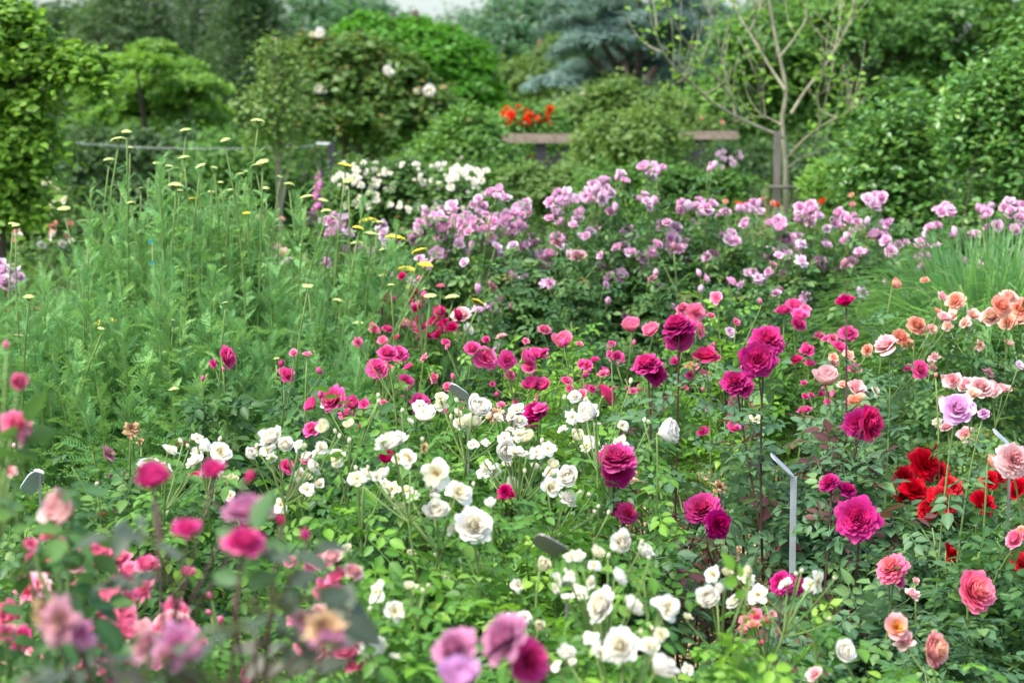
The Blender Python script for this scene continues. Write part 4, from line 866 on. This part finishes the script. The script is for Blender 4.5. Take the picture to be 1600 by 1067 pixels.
bush('low dark rose bush under the flowerless reddish one', 210, 3.9, .50, .34, 'deep', [], ncane=16, nleaf=120, nstuff=420, lsize=.085, leaf2='green', frac2=.3, group=MG)
bush('low leafy rose bush at the left edge below the yarrow', 40, 4.6, .66, .28, 'green', [(60, 740, 16, 'S', 'white'), (22, 700, 12, 'B', 'palepink')], ncane=12, nleaf=90, nstuff=320, lsize=.09, group=MG)
# white roses
WG = 'white rose bushes in the centre bed'
WHITE = dict(leaf='green', leaf2='young', frac2=.14, group=WG, lsize=.085, low=.2, fj=.55)
WX = random.Random(77)
def more(cx, cy_, rx, ry_, n): return scatter(cx, cy_, rx, ry_, (n * 3) // 5, 16, 32, 'CSDDSX', ['white', 'white', 'white', 'cream'], WX)
def buds(lst): return [(x, y, 11 + (i * 5) % 5, 'B', 'cream') for i, (x, y) in enumerate(lst)]
bush('white rose bush with nodding blooms below the single hot pink rose', 330, 4.1, .60, .24, blooms=[(263, 708, 30, 'S', 'white', 3.9), (345, 708, 36, 'S', 'white', 3.95, (.1, -.9, .3)), (313, 702, 24, 'C', 'white'), (232, 735, 34, 'C', 'white'), (308, 686, 26, 'D', 'white'), (362, 752, 22, 'C', 'cream'), (360, 775, 18, 'S', 'white')] + more(300, 730, 60, 35, 9) + buds([(285, 692), (295, 700), (342, 690), (325, 695), (262, 803)]), ncane=9, nleaf=120, nstuff=260, **WHITE)
bush('white rose bush with a big round truss among cream buds', 455, 3.9, .66, .24, blooms=[(430, 690, 40, 'R', 'white', 3.8, (0, -.8, .6)), (414, 690, 26, 'C', 'white'), (446, 697, 26, 'C', 'white'), (388, 712, 20, 'C', 'white'), (500, 710, 26, 'S', 'white'), (525, 712, 24, 'S', 'white'), (512, 672, 22, 'C', 'cream'), (548, 668, 16, 'C', 'cream'), (440, 790, 34, 'D', 'white'), (470, 742, 24, 'D', 'white'), (460, 755, 20, 'X', 'white'), (500, 757, 20, 'S', 'white'), (415, 705, 20, 'S', 'white'), (468, 701, 14, 'S', 'white'), (480, 715, 16, 'C', 'white')] + more(470, 735, 75, 45, 14) + buds([(525, 678), (530, 685), (545, 692), (400, 700), (478, 700), (592, 622), (590, 630)]), ncane=10, nleaf=130, nstuff=300, **WHITE)
bush('white rose bush with a large flat bloom beside withered petals', 620, 3.6, .72, .26, blooms=[(614, 700, 50, 'R', 'white', 3.5, (-.2, -.6, .8)), (640, 715, 32, 'S', 'white'), (683, 738, 56, 'D', 'white', 3.4, (.3, -1, .2)), (715, 772, 44, 'S', 'white', 3.5), (705, 765, 30, 'D', 'white'), (645, 775, 26, 'D', 'white'), (570, 742, 24, 'S', 'white'), (588, 745, 18, 'S', 'white'), (682, 804, 36, 'C', 'white', 3.5), (560, 755, 20, 'C', 'white'), (665, 700, 18, 'X', 'brown'), (600, 756, 18, 'X', 'white')] + more(620, 750, 80, 50, 16) + buds([(660, 690), (556, 735), (575, 735), (615, 780), (740, 760)]), ncane=12, nleaf=150, nstuff=340, **WHITE)
bush('white rose bush with the largest fully open white bloom', 735, 3.55, .64, .24, blooms=[(738, 826, 56, 'R', 'white', 3.45, (.05, -.8, .6)), (710, 828, 26, 'S', 'white', 3.5), (770, 790, 18, 'C', 'white'), (700, 900, 16, 'S', 'white'), (640, 868, 14, 'C', 'cream')] + buds([(720, 880), (680, 870), (755, 850)]), ncane=10, nleaf=140, nstuff=320, **WHITE)
bush('white rose bush tangled with cream buds behind the largest white bloom', 800, 4.1, .66, .26, blooms=[(785, 705, 32, 'C', 'white'), (805, 708, 28, 'S', 'white'), (770, 735, 26, 'S', 'white'), (825, 690, 22, 'C', 'cream'), (788, 685, 26, 'D', 'white'), (740, 695, 22, 'D', 'white'), (758, 692, 18, 'D', 'white'), (858, 762, 36, 'S', 'white', 4.0), (860, 740, 26, 'S', 'white'), (890, 748, 32, 'C', 'white', 4.0, (-.4, -.8, .2)), (884, 783, 30, 'R', 'white', 4.0), (835, 735, 18, 'C', 'cream'), (862, 730, 18, 'C', 'cream'), (790, 768, 22, 'R', 'crim'), (785, 780, 20, 'T', 'crim'), (797, 775, 18, 'S', 'crim'), (795, 690, 16, 'X', 'brown')] + more(810, 730, 80, 50, 16) + buds([(846, 693), (922, 776), (905, 772), (820, 740), (935, 795), (930, 803), (950, 805)]), ncane=11, nleaf=150, nstuff=340, **WHITE)
bush('white rose bush with upright buds below the long pink row', 760, 4.6, .66, .26, blooms=[(740, 643, 36, 'C', 'white', 4.5), (690, 632, 24, 'D', 'cream'), (655, 635, 26, 'D', 'white'), (808, 642, 26, 'S', 'white'), (812, 662, 24, 'T', 'white'), (712, 648, 16, 'C', 'cream'), (775, 650, 28, 'X', 'brown'), (798, 652, 20, 'X', 'fade'), (640, 660, 14, 'S', 'white'), (688, 622, 20, 'S', 'cream')] + more(740, 660, 80, 25, 12) + buds([(628, 645), (705, 655), (715, 630), (785, 648)]), ncane=11, nleaf=130, nstuff=300, **WHITE)
bush('white rose bush with a half open bloom leaning to the magenta roses', 960, 4.4, .68, .26, blooms=[(929, 648, 32, 'C', 'white'), (915, 658, 24, 'S', 'white'), (898, 622, 22, 'T', 'white'), (1030, 678, 40, 'C', 'white', 4.2, (.5, -.8, .2)), (898, 686, 20, 'C', 'cream'), (915, 700, 26, 'C', 'white'), (935, 665, 14, 'S', 'white'), (880, 672, 18, 'S', 'white')] + more(930, 680, 60, 40, 10) + buds([(882, 625), (912, 627), (1007, 660), (1015, 662), (985, 600)]), ncane=9, nleaf=120, nstuff=260, **WHITE)
bush('white rose bush with round white blooms in front of the dark label', 965, 3.05, .68, .26, blooms=[(948, 948, 56, 'R', 'white', 3.0, (-.2, -.8, .6)), (982, 952, 40, 'C', 'white', 3.05), (962, 905, 32, 'C', 'white', 3.1), (870, 905, 30, 'D', 'white'), (905, 868, 20, 'S', 'white'), (930, 868, 20, 'C', 'cream'), (845, 885, 22, 'C', 'cream', 3.3), (1000, 865, 26, 'C', 'white', 3.4), (975, 848, 34, 'C', 'white', 3.4), (925, 910, 22, 'S', 'white'), (890, 900, 24, 'D', 'white'), (808, 915, 26, 'D', 'white', 3.2), (820, 965, 22, 'T', 'white', 3.0), (795, 965, 12, 'B', 'white')] + more(920, 905, 80, 45, 14) + buds([(950, 872), (1005, 850), (1015, 875), (885, 895)]), ncane=12, nleaf=170, nstuff=300, **WHITE)
bush('white rose bush with pale blooms at the bottom edge below the round white ones', 985, 2.75, .60, .24, blooms=[(975, 1010, 56, 'R', 'white', 2.7, (0, -.8, .6)), (1015, 1010, 34, 'S', 'white', 2.72), (1025, 1050, 42, 'C', 'white', 2.65), (1040, 950, 44, 'S', 'white', 2.9), (1030, 945, 30, 'S', 'white', 2.9), (935, 1015, 18, 'C', 'white'), (870, 1040, 24, 'D', 'white')] + more(960, 1010, 90, 40, 10) + buds([(1000, 990), (1020, 985)]), ncane=11, nleaf=150, nstuff=260, **WHITE)
bush('white rose bush with open blooms between stake and bottom edge', 1190, 3.4, .52, .26, blooms=[(1110, 938, 38, 'C', 'white', 3.35), (1116, 898, 30, 'S', 'white'), (1135, 896, 16, 'C', 'cream'), (1185, 930, 38, 'D', 'white', 3.4), (1275, 908, 42, 'D', 'white', 3.4, (.2, -1, .2)), (1265, 915, 24, 'S', 'white'), (1315, 1018, 36, 'C', 'white', 3.2, (.3, -.4, .3)), (1275, 1055, 28, 'S', 'palepink', 3.1), (1075, 1045, 26, 'D', 'white', 3.1), (1072, 966, 14, 'C', 'cream')] + more(1180, 940, 100, 50, 10) + buds([(1245, 900), (1252, 895), (1303, 906), (1298, 970), (1168, 915)]), ncane=12, nleaf=150, nstuff=320, **WHITE)
bush('white rose bush with ragged flat blooms above the dusky mauve roses', 600, 3.1, .58, .26, blooms=[(590, 925, 42, 'D', 'white', 3.05), (615, 955, 44, 'D', 'white', 3.0, (.1, -.9, .2)), (590, 1030, 48, 'C', 'white', 2.95), (615, 1030, 28, 'S', 'white', 2.95), (578, 1015, 28, 'S', 'white')] + buds([(662, 926), (668, 918), (577, 955), (650, 920)]), ncane=11, nleaf=150, nstuff=300, **WHITE)
for i, (px, d, H, lab) in enumerate(((540, 3.4, .58, 'young yellow green rose shoots left of the largest white bloom'), (690, 3.05, .62, 'young yellow green rose shoots above the dusky mauve roses'), (850, 3.3, .54, 'leafy rose bush below the dark label'), (1130, 2.9, .46, 'leafy rose bush with yellowish shoots at the bottom edge'), (500, 2.75, .56, 'leafy rose bush at the bottom edge right of the dark foreground leaves'))):
    bush(lab, px, d, H, .24, 'young' if i in (0, 1, 3) else 'green', [(px + R1.uniform(-60, 60), 860 + 60 * i % 150, 16, 'C', 'cream')] if i != 4 else [], ncane=14, nleaf=130, nstuff=300, lsize=.075, group='leafy rose bushes between the white ones', leaf2='green', frac2=.35)
# magenta roses
PG = 'magenta rose bushes with dark stems'
PU = dict(leaf='blue', leaf2='red', frac2=.16, cane=DARKCANE, group=PG, low=.42, lsize=.10, fj=.15, cane_r=.0040)
bush('magenta rose bush with the tallest pair of rosettes left of the centre stems', 1075, 5.0, .60, .20, blooms=[(1060, 516, 50, 'U', 'purple', 5.0, (0, -.3, 1)), (1062, 528, 46, 'U', 'purple', 5.04, (.1, -.9, .3)), (1102, 562, 40, 'R', 'crim', 5.0, (0, -.25, 1)), (1012, 576, 48, 'U', 'magenta', 5.1, (-.1, -.3, 1)), (1022, 586, 36, 'U', 'purple', 5.12, (.3, -.8, .3))], ncane=5, nleaf=80, nstuff=20, **PU)
bush('magenta rose bush crowned by the large crumpled double bloom', 1200, 4.85, .62, .20, blooms=[(1197, 537, 58, 'U', 'magenta', 4.8, (.1, -.8, .6)), (1184, 562, 58, 'U', 'purple', 4.78, (-.1, -.9, .1)), (1150, 600, 44, 'U', 'purple', 4.95, (-.2, -.7, .6)), (1160, 608, 34, 'U', 'magenta', 4.95, (.2, -.6, .6))], ncane=5, nleaf=90, nstuff=30, **PU)
bush('magenta rose bush with one low bloom on a dark leafy stem', 1110, 4.6, .52, .18, blooms=[(1098, 800, 58, 'U', 'magenta', 4.55, (-.2, -.6, .8)), (1118, 818, 48, 'U', 'purple', 4.5, (.5, -.8, .1)), (1122, 762, 26, 'X', 'brown', 4.7)], ncane=4, nleaf=46, nstuff=0, **PU)
bush('magenta rose bush with a side facing bloom below the tall crimson bud', 1330, 4.9, .66, .20, blooms=[(1352, 662, 50, 'U', 'crim', 4.85, (.8, -.8, .2)), (1340, 662, 44, 'U', 'purple', 4.9, (-.2, -.8, .2)), (1322, 479, 30, 'T', 'crim', 5.0, (0, -.1, 1))], ncane=8, nleaf=120, nstuff=160, **PU)
bush('magenta rose bush with the widest frilled bloom facing forward', 1330, 4.4, .50, .18, blooms=[(1342, 812, 70, 'U', 'magenta', 4.3, (0, -1, .25)), (1298, 758, 34, 'U', 'purple', 4.45, (-.2, -.4, .8)), (1322, 768, 32, 'U', 'purple', 4.45, (.3, -.4, .8))], ncane=8, nleaf=100, nstuff=120, **PU)
bush('magenta rose bush with a rosette beside the cream buds', 970, 4.4, .54, .17, blooms=[(963, 725, 58, 'U', 'hot', 4.35, (0, -.5, .9)), (964, 738, 48, 'U', 'magenta', 4.38, (.1, -.9, .1)), (978, 803, 38, 'U', 'magenta', 4.5, (.3, -.8, .4)), (965, 800, 26, 'R', 'crim', 4.52)], ncane=7, nleaf=90, nstuff=110, **PU)
bush('low magenta rose bush with a half hidden bloom behind the open white rose', 1225, 4.0, .42, .18, blooms=[(1222, 912, 40, 'U', 'magenta', 3.9, (-.3, -.6, .6)), (1240, 915, 34, 'U', 'magenta', 3.92, (.4, -.8, .3))], ncane=8, nleaf=80, nstuff=120, **PU)
RD = dict(leaf='red', leaf2='blue', frac2=.25, cane=DARKCANE, group=PG, low=.4, lsize=.07)
bush('flowerless dark red shoots between the stake and low magenta bloom', 1175, 4.75, .56, .14, ncane=8, nleaf=46, nstuff=0, **RD)
bush('flowerless dark red shoots under the tall pair of magenta rosettes', 1030, 5.0, .52, .20, ncane=8, nleaf=46, nstuff=0, **RD)
bush('bluish leafy rose bush behind the side facing magenta bloom', 1270, 5.3, .56, .24, blooms=[(1180, 655, 18, 'S', 'cream')], ncane=10, nleaf=90, nstuff=200, **{**PU, 'frac2': .05})
bush('bluish leafy rose bush right of the stake', 1275, 4.2, .40, .18, ncane=8, nleaf=80, nstuff=120, **{**PU, 'frac2': .1})
# red roses
bush('red rose bush with a crowd of deep red blooms', 1445, 5.3, .58, .20, 'blue', [(1440, 728, 52, 'U', 'red'), (1415, 748, 38, 'U', 'red'), (1425, 770, 42, 'U', 'red'), (1462, 740, 38, 'U', 'red'), (1485, 765, 42, 'U', 'red'), (1470, 785, 50, 'U', 'red', 5.1), (1455, 800, 38, 'U', 'red', 5.1), (1408, 780, 30, 'U', 'red'), (1495, 812, 24, 'U', 'red'), (1460, 702, 12, 'B', 'red')], ncane=8, nleaf=110, nstuff=140, lsize=.10, cane=DARKCANE, group='red rose bushes', fj=.3)
bush('red rose bush with ruffled red blooms at the right edge', 1560, 5.2, .56, .20, 'blue', [(1530, 790, 42, 'U', 'red', 5.1), (1547, 752, 32, 'R', 'red'), (1575, 755, 32, 'R', 'red'), (1595, 765, 36, 'R', 'red'), (1560, 748, 20, 'S', 'red')], ncane=8, nleaf=90, nstuff=160, lsize=.10, group='red rose bushes')
bush('low red rose bush cut by the right edge', 1590, 4.5, .40, .20, 'blue', [(1595, 882, 32, 'R', 'red'), (1480, 862, 26, 'R', 'red', 4.7), (1490, 872, 20, 'R', 'red', 4.7)], ncane=8, nleaf=70, nstuff=160, lsize=.09, group='red rose bushes')
# coral, peach and mauve roses
CG = 'coral and peach rose bushes'
bush('coral rose bush with bright orange blooms in front of the grass clump', 1570, 6.3, .86, .26, 'deep', [(1495, 473, 30, 'R', 'coral'), (1560, 480, 34, 'R', 'coral'), (1575, 468, 28, 'R', 'peach'), (1590, 485, 36, 'R', 'coral'), (1550, 500, 32, 'R', 'peach'), (1595, 505, 36, 'R', 'peach'), (1575, 505, 26, 'R', 'coral'), (1445, 440, 14, 'R', 'coral'), (1470, 465, 20, 'S', 'palepink'), (1520, 495, 22, 'S', 'peach'), (1575, 540, 20, 'S', 'peach'), (1600, 470, 22, 'R', 'coral')], ncane=10, nleaf=60, nstuff=380, lsize=.085, group=CG)
bush('coral rose bush with fading blooms between hot pink roses and grass', 1440, 6.1, .76, .26, 'deep', [(1430, 512, 32, 'R', 'coral'), (1405, 530, 28, 'R', 'coral'), (1415, 540, 22, 'R', 'coral'), (1475, 500, 24, 'S', 'palepink'), (1490, 495, 20, 'S', 'peach'), (1455, 515, 18, 'S', 'peach'), (1395, 448, 16, 'C', 'coral'), (1510, 505, 22, 'X', 'peach'), (1465, 490, 18, 'S', 'coral'), (1480, 510, 18, 'S', 'peach'), (1530, 540, 18, 'X', 'peach'), (1460, 560, 20, 'X', 'palepink'), (1455, 575, 20, 'X', 'peach')], ncane=10, nleaf=60, nstuff=360, lsize=.085, group=CG)
bush('rose bush with one wide pale pink open bloom', 1390, 5.4, .70, .20, 'blue', [(1388, 545, 48, 'S', 'palepink', 5.3, (0, -.5, .8)), (1290, 600, 36, 'C', 'palepink'), (1335, 610, 34, 'S', 'palepink'), (1318, 605, 26, 'S', 'peach'), (1365, 608, 30, 'D', 'white'), (1338, 630, 34, 'S', 'coral'), (1435, 578, 28, 'R', 'hot'), (1420, 577, 16, 'S', 'hot'), (1462, 590, 12, 'B', 'coral')], ncane=9, nleaf=80, nstuff=240, lsize=.09, group=CG)
bush('rose bush with a long truss of pale peach pink blooms', 1530, 5.5, .66, .28, 'mix', [(1490, 596, 30, 'S', 'palepink'), (1510, 605, 32, 'S', 'palepink'), (1532, 610, 36, 'R', 'palepink'), (1520, 618, 26, 'S', 'peach'), (1550, 608, 28, 'S', 'palepink'), (1567, 612, 28, 'S', 'palepink'), (1475, 595, 20, 'S', 'peach'), (1470, 628, 18, 'S', 'peach'), (1510, 680, 28, 'S', 'palepink'), (1480, 670, 24, 'S', 'palepink'), (1520, 688, 20, 'S', 'peach'), (1465, 660, 16, 'X', 'cream'), (1592, 572, 16, 'S', 'palelav'), (1543, 583, 20, 'X', 'fade')], ncane=12, nleaf=90, nstuff=380, lsize=.075, group=CG)
bush('mauve rose bush with one large ruffled bloom', 1490, 4.7, .62, .18, 'blue', [(1494, 647, 52, 'T', 'mauve', 4.6, (-.1, -.7, .6)), (1537, 648, 18, 'T', 'mauve', 4.7)], ncane=9, nleaf=100, nstuff=180, lsize=.10, group='mauve roses', fj=.1)
bush('rose bush with a frilled pale pink bloom at the right edge', 1570, 4.4, .60, .20, 'deep', [(1580, 720, 54, 'U', 'palepink', 4.3, (-.1, -.8, .6)), (1545, 725, 24, 'C', 'coral', 4.5), (1590, 845, 32, 'R', 'pink', 4.2), (1600, 835, 24, 'R', 'coral', 4.2)], ncane=8, nleaf=80, nstuff=160, lsize=.10, group=CG)
bush('leafy small leaved rose bush between peach truss and red roses', 1420, 5.7, .56, .32, 'mix', [], ncane=14, nleaf=90, nstuff=460, lsize=.07, group=CG)
bush('leafy bush at the right edge behind the frilled pale pink bloom', 1590, 5.6, .58, .28, 'mix', [], ncane=12, nleaf=60, nstuff=380, lsize=.07, group=CG)
YG = 'pink and yellow rose bushes in the right front bed'
bush('rose bush with a round deep pink bloom and a rosy one', 1450, 4.1, .44, .26, 'blue', [(1516, 926, 62, 'R', 'rosepink', 4.0, (0, -.8, .6)), (1397, 892, 50, 'U', 'rosepink', 4.1, (.1, -.5, .9)), (1392, 905, 40, 'U', 'hot', 4.12), (1425, 930, 26, 'S', 'palepink'), (1430, 908, 14, 'S', 'palepink')], ncane=11, nleaf=140, nstuff=260, lsize=.09, group=YG)
bush('rose bush with blush blooms that have yellow orange hearts', 1430, 3.5, .46, .24, 'young', [(1449, 1014, 52, 'R', 'blush', 3.4, (0, -.8, .6)), (1400, 982, 44, 'S', 'blush', 3.45), (1415, 1005, 34, 'S', 'palepink', 3.45), (1460, 1043, 16, 'B', 'pink')], ncane=12, nleaf=150, nstuff=240, lsize=.075, group=YG, leaf2='green', frac2=.35, cane=GREEN)
bush('rose bush with a cluster of small salmon pink flowers', 1185, 3.6, .44, .2, 'green', [(1165, 970, 22, 'S', 'rosepink'), (1180, 962, 24, 'S', 'rosepink'), (1195, 972, 22, 'S', 'rosepink'), (1178, 980, 22, 'S', 'coral'), (1160, 985, 18, 'S', 'rosepink'), (1205, 960, 16, 'S', 'palepink'), (1190, 1005, 14, 'S', 'rosepink'), (1212, 985, 14, 'S', 'peach')], ncane=8, nleaf=90, nstuff=160, lsize=.075, group=YG)
bush('dark leaved low bush at the lower right corner', 1560, 3.7, .40, .26, 'blue', [], ncane=13, nleaf=120, nstuff=320, lsize=.085, group=YG, leaf2='green', frac2=.25)
bush('yellow green shoots at the bottom edge in front of the blush roses', 1350, 3.0, .40, .24, 'young', [], ncane=12, nleaf=110, nstuff=220, lsize=.07, group=YG, leaf2='green', frac2=.45)
# pink roses lower left
KG = 'pink cluster rose bushes in the lower left'
bush('pink cluster rose bush with round double blooms', 190, 3.1, .56, .30, 'green', [(208, 900, 40, 'R', 'pink', 3.05), (190, 912, 38, 'R', 'pink', 3.0), (180, 893, 18, 'B', 'pink'), (127, 922, 34, 'R', 'pink', 3.1), (195, 948, 46, 'R', 'pink', 3.0), (160, 957, 42, 'R', 'pink', 2.95), (205, 975, 28, 'S', 'pink'), (95, 940, 22, 'S', 'palepink'), (293, 898, 24, 'C', 'pink'), (250, 985, 32, 'S', 'pink'), (175, 1000, 24, 'S', 'hot'), (330, 935, 16, 'B', 'pink'), (345, 975, 20, 'B', 'pink'), (148, 1045, 46, 'R', 'pink', 2.85), (190, 1030, 38, 'R', 'pink', 2.85), (215, 1010, 34, 'S', 'palepink', 2.85), (75, 925, 18, 'S', 'pink'), (22, 985, 34, 'S', 'palepink', 2.7), (15, 1000, 30, 'S', 'pink', 2.7), (50, 1020, 22, 'S', 'palepink'), (280, 1060, 18, 'B', 'pink'), (380, 1055, 26, 'S', 'pink'), (70, 1050, 12, 'B', 'coral')] + [(x, y, q, k, m, 2.75 + .25 * (1067 - y) / 200) for (x, y, q, k, m) in scatter(150, 965, 160, 95, 46, 30, 46, 'RRCSX', ['pink', 'pink', 'pink', 'pink', 'hot', 'palepink'], R1)], ncane=14, nleaf=170, nstuff=380, lsize=.08, group=KG, fj=.4)
bush('pink cluster rose bush right of the dark foreground leaves', 520, 3.0, .58, .22, 'green', [(512, 922, 40, 'R', 'pink', 2.95), (502, 882, 36, 'R', 'pink', 2.95), (480, 885, 28, 'S', 'pink'), (455, 880, 26, 'S', 'pink'), (548, 980, 40, 'R', 'pink', 2.9), (535, 992, 36, 'R', 'pink', 2.9), (565, 1000, 30, 'S', 'pink'), (558, 1045, 36, 'R', 'pink', 2.8), (545, 1025, 30, 'S', 'rosepink', 2.85), (470, 1010, 24, 'S', 'pink'), (330, 960, 14, 'B', 'pink')] + [(x, y, q, k, m, 2.8) for (x, y, q, k, m) in scatter(520, 960, 55, 90, 13, 26, 40, 'RRCS', ['pink', 'pink', 'palepink'], R1)], ncane=11, nleaf=110, nstuff=260, lsize=.08, group=KG, fj=.4)
bush('blurred pink rose bush at the left picture edge', 25, 2.5, .98, .15, 'deep', [(22, 668, 46, 'R', 'pink', 2.45), (28, 598, 26, 'C', 'pink', 2.5), (10, 545, 18, 'B', 'pink', 2.5), (110, 800, 54, 'C', 'palepink', 2.4, (-.3, -.8, .4)), (85, 822, 34, 'S', 'pink', 2.45), (78, 835, 30, 'S', 'rosepink', 2.45), (48, 850, 22, 'S', 'pink'), (15, 738, 22, 'S', 'palepink', 2.5), (50, 870, 20, 'S', 'pink'), (92, 850, 24, 'S', 'pink'), (8, 990, 30, 'S', 'pink'), (40, 690, 24, 'S', 'palepink', 2.45)], ncane=12, nleaf=150, nstuff=80, lsize=.10, group=KG, low=.45, avoid=False)
FG = 'blurred foreground rose bushes'
bush('dark magenta rose bush with smoky leaves blurred in the foreground', 385, 1.95, 1.10, .17, 'smoke', [(240, 756, 52, 'C', 'magenta', 2.00, (0, -.5, .9)), (293, 835, 46, 'T', 'magenta', 1.90, (0, -.5, .9)), (388, 812, 76, 'R', 'dusky', 1.95, (.1, -.3, .95)), (380, 857, 64, 'R', 'hot', 1.85, (0, -.35, .95)), (480, 845, 28, 'B', 'magenta', 1.90), (335, 738, 36, 'C', 'magenta', 2.05), (385, 752, 24, 'B', 'crim', 2.05), (440, 820, 20, 'B', 'crim', 2.00), (100, 970, 76, 'X', 'fade', 1.80), (70, 960, 54, 'X', 'brown', 1.82), (125, 990, 50, 'X', 'dusky', 1.80), (280, 1005, 76, 'X', 'dusky', 1.80), (235, 1010, 60, 'X', 'fade', 1.82), (260, 1030, 50, 'X', 'fade', 1.78), (508, 985, 64, 'X', 'brown', 1.85), (515, 1010, 60, 'X', 'dusky', 1.83), (475, 970, 40, 'X', 'fade', 1.88)], ncane=12, nleaf=58, nstuff=0, lsize=.115, low=.62, flat=.12, avoid=False, cane=DARKCANE, group=FG, leaf2='deep', frac2=.12, fj=.15)
bush('dusky mauve rose bush with a tilted magenta bloom at the bottom edge', 765, 2.0, .74, .10, 'green', [(716, 1020, 70, 'R', 'dusky', 2.0, (-.5, -.6, .7)), (720, 1068, 58, 'C', 'mauve', 1.95, (0, -.5, .8)), (797, 1002, 80, 'R', 'dusky', 2.0, (-.6, -.4, .5)), (820, 1034, 76, 'R', 'magenta', 2.03, (.5, -.7, .4))], ncane=5, nleaf=24, nstuff=0, lsize=.09, low=.5, group=FG, fj=.05)

for job in LEAF_JOBS: job()

# ------------------------------------------------------------------ plant labels
def plant_label(label, px, py, d, ang, tilt, ln, wd, mat, turn=0., sw=.006):
    """bent flat stake with an oval plate; (px, py) is the bend"""
    p = P(px, py, d); t = thing('plant_label', label, 'plant label', (p[0], d, 0), 'metal plant labels'); h = p[2]
    part('stake', G().box((0, 0, h / 2), sw, .0035, h), ZINC if sw > .01 else DULLZINC, t)
    M = Matrix.Rotation(turn, 3, 'Z') @ Matrix.Rotation(ang, 3, 'Y') @ Matrix.Rotation(tilt, 3, 'X')
    n = 18; a = np.arange(n) / n * 2 * math.pi; c, s = np.cos(a), np.sin(a)
    ox = np.sign(c) * np.abs(c) ** .6 * ln / 2 - ln / 2; oy = np.sign(s) * np.abs(s) ** .6 * wd / 2
    V = np.r_[np.c_[ox, oy, np.full(n, .0012)], np.c_[ox, oy, np.full(n, -.0012)], [(-ln / 2, 0, .0012), (-ln / 2, 0, -.0012)]]
    V = V @ np.array(M).T + (0, 0, h)
    R = [(i, (i + 1) % n, 2 * n) for i in range(n)] + [(n + (i + 1) % n, n + i, 2 * n + 1) for i in range(n)]
    part('plate', G().add(T(V, [(i, n + i, n + (i + 1) % n, (i + 1) % n) for i in range(n)], R)), mat, t)
plant_label('tall galvanised metal plant label with a bent plate beside the low magenta bloom', 1240, 744, 4.55, math.radians(44), math.radians(7), .075, .05, ZINC, sw=.0145)
plant_label('silver oval plant label tilted behind the white roses', 731, 622, 4.9, math.radians(35), math.radians(-35), .055, .045, ZINC)
plant_label('dark plant label plate showing above the round white blooms', 886, 868, 3.22, math.radians(30), math.radians(-38), .062, .05, PLATE)
plant_label('galvanised plant label below the large ruffled mauve bloom', 1578, 696, 4.6, math.radians(43), math.radians(12), .055, .045, ZINC)
plant_label('thin white plant label behind the side facing magenta bloom', 1358, 618, 5.5, math.radians(20), math.radians(-30), .05, .045, ZINC)
plant_label('pale blue plant label among the low leaves at the left edge', 62, 738, 4.45, math.radians(-55), math.radians(-40), .06, .05, ZINC)
plant_label('small dark plant label behind the yarrow stems', 497, 345, 9.6, math.radians(15), math.radians(-45), .12, .09, PLATE)
for (px, py, d, lab) in ((236, 378, 6.9, 'small teal tag half hidden in the yarrow'), (238, 412, 6.85, 'lower teal tag deep in the yarrow leaves')):
    p = P(px, py, d); t = thing('plant_tag', lab, 'plant tag', (p[0], d, 0))
    part('stick', G().tube([(0, 0, 0), (.005, 0, p[2])], .003, .003, 5), GREEN, t, True)
    part('tag', G().box((0, 0, p[2]), 0.012, .003, .016, np.array(Matrix.Rotation(.4, 3, 'Y'))), TEAL, t)
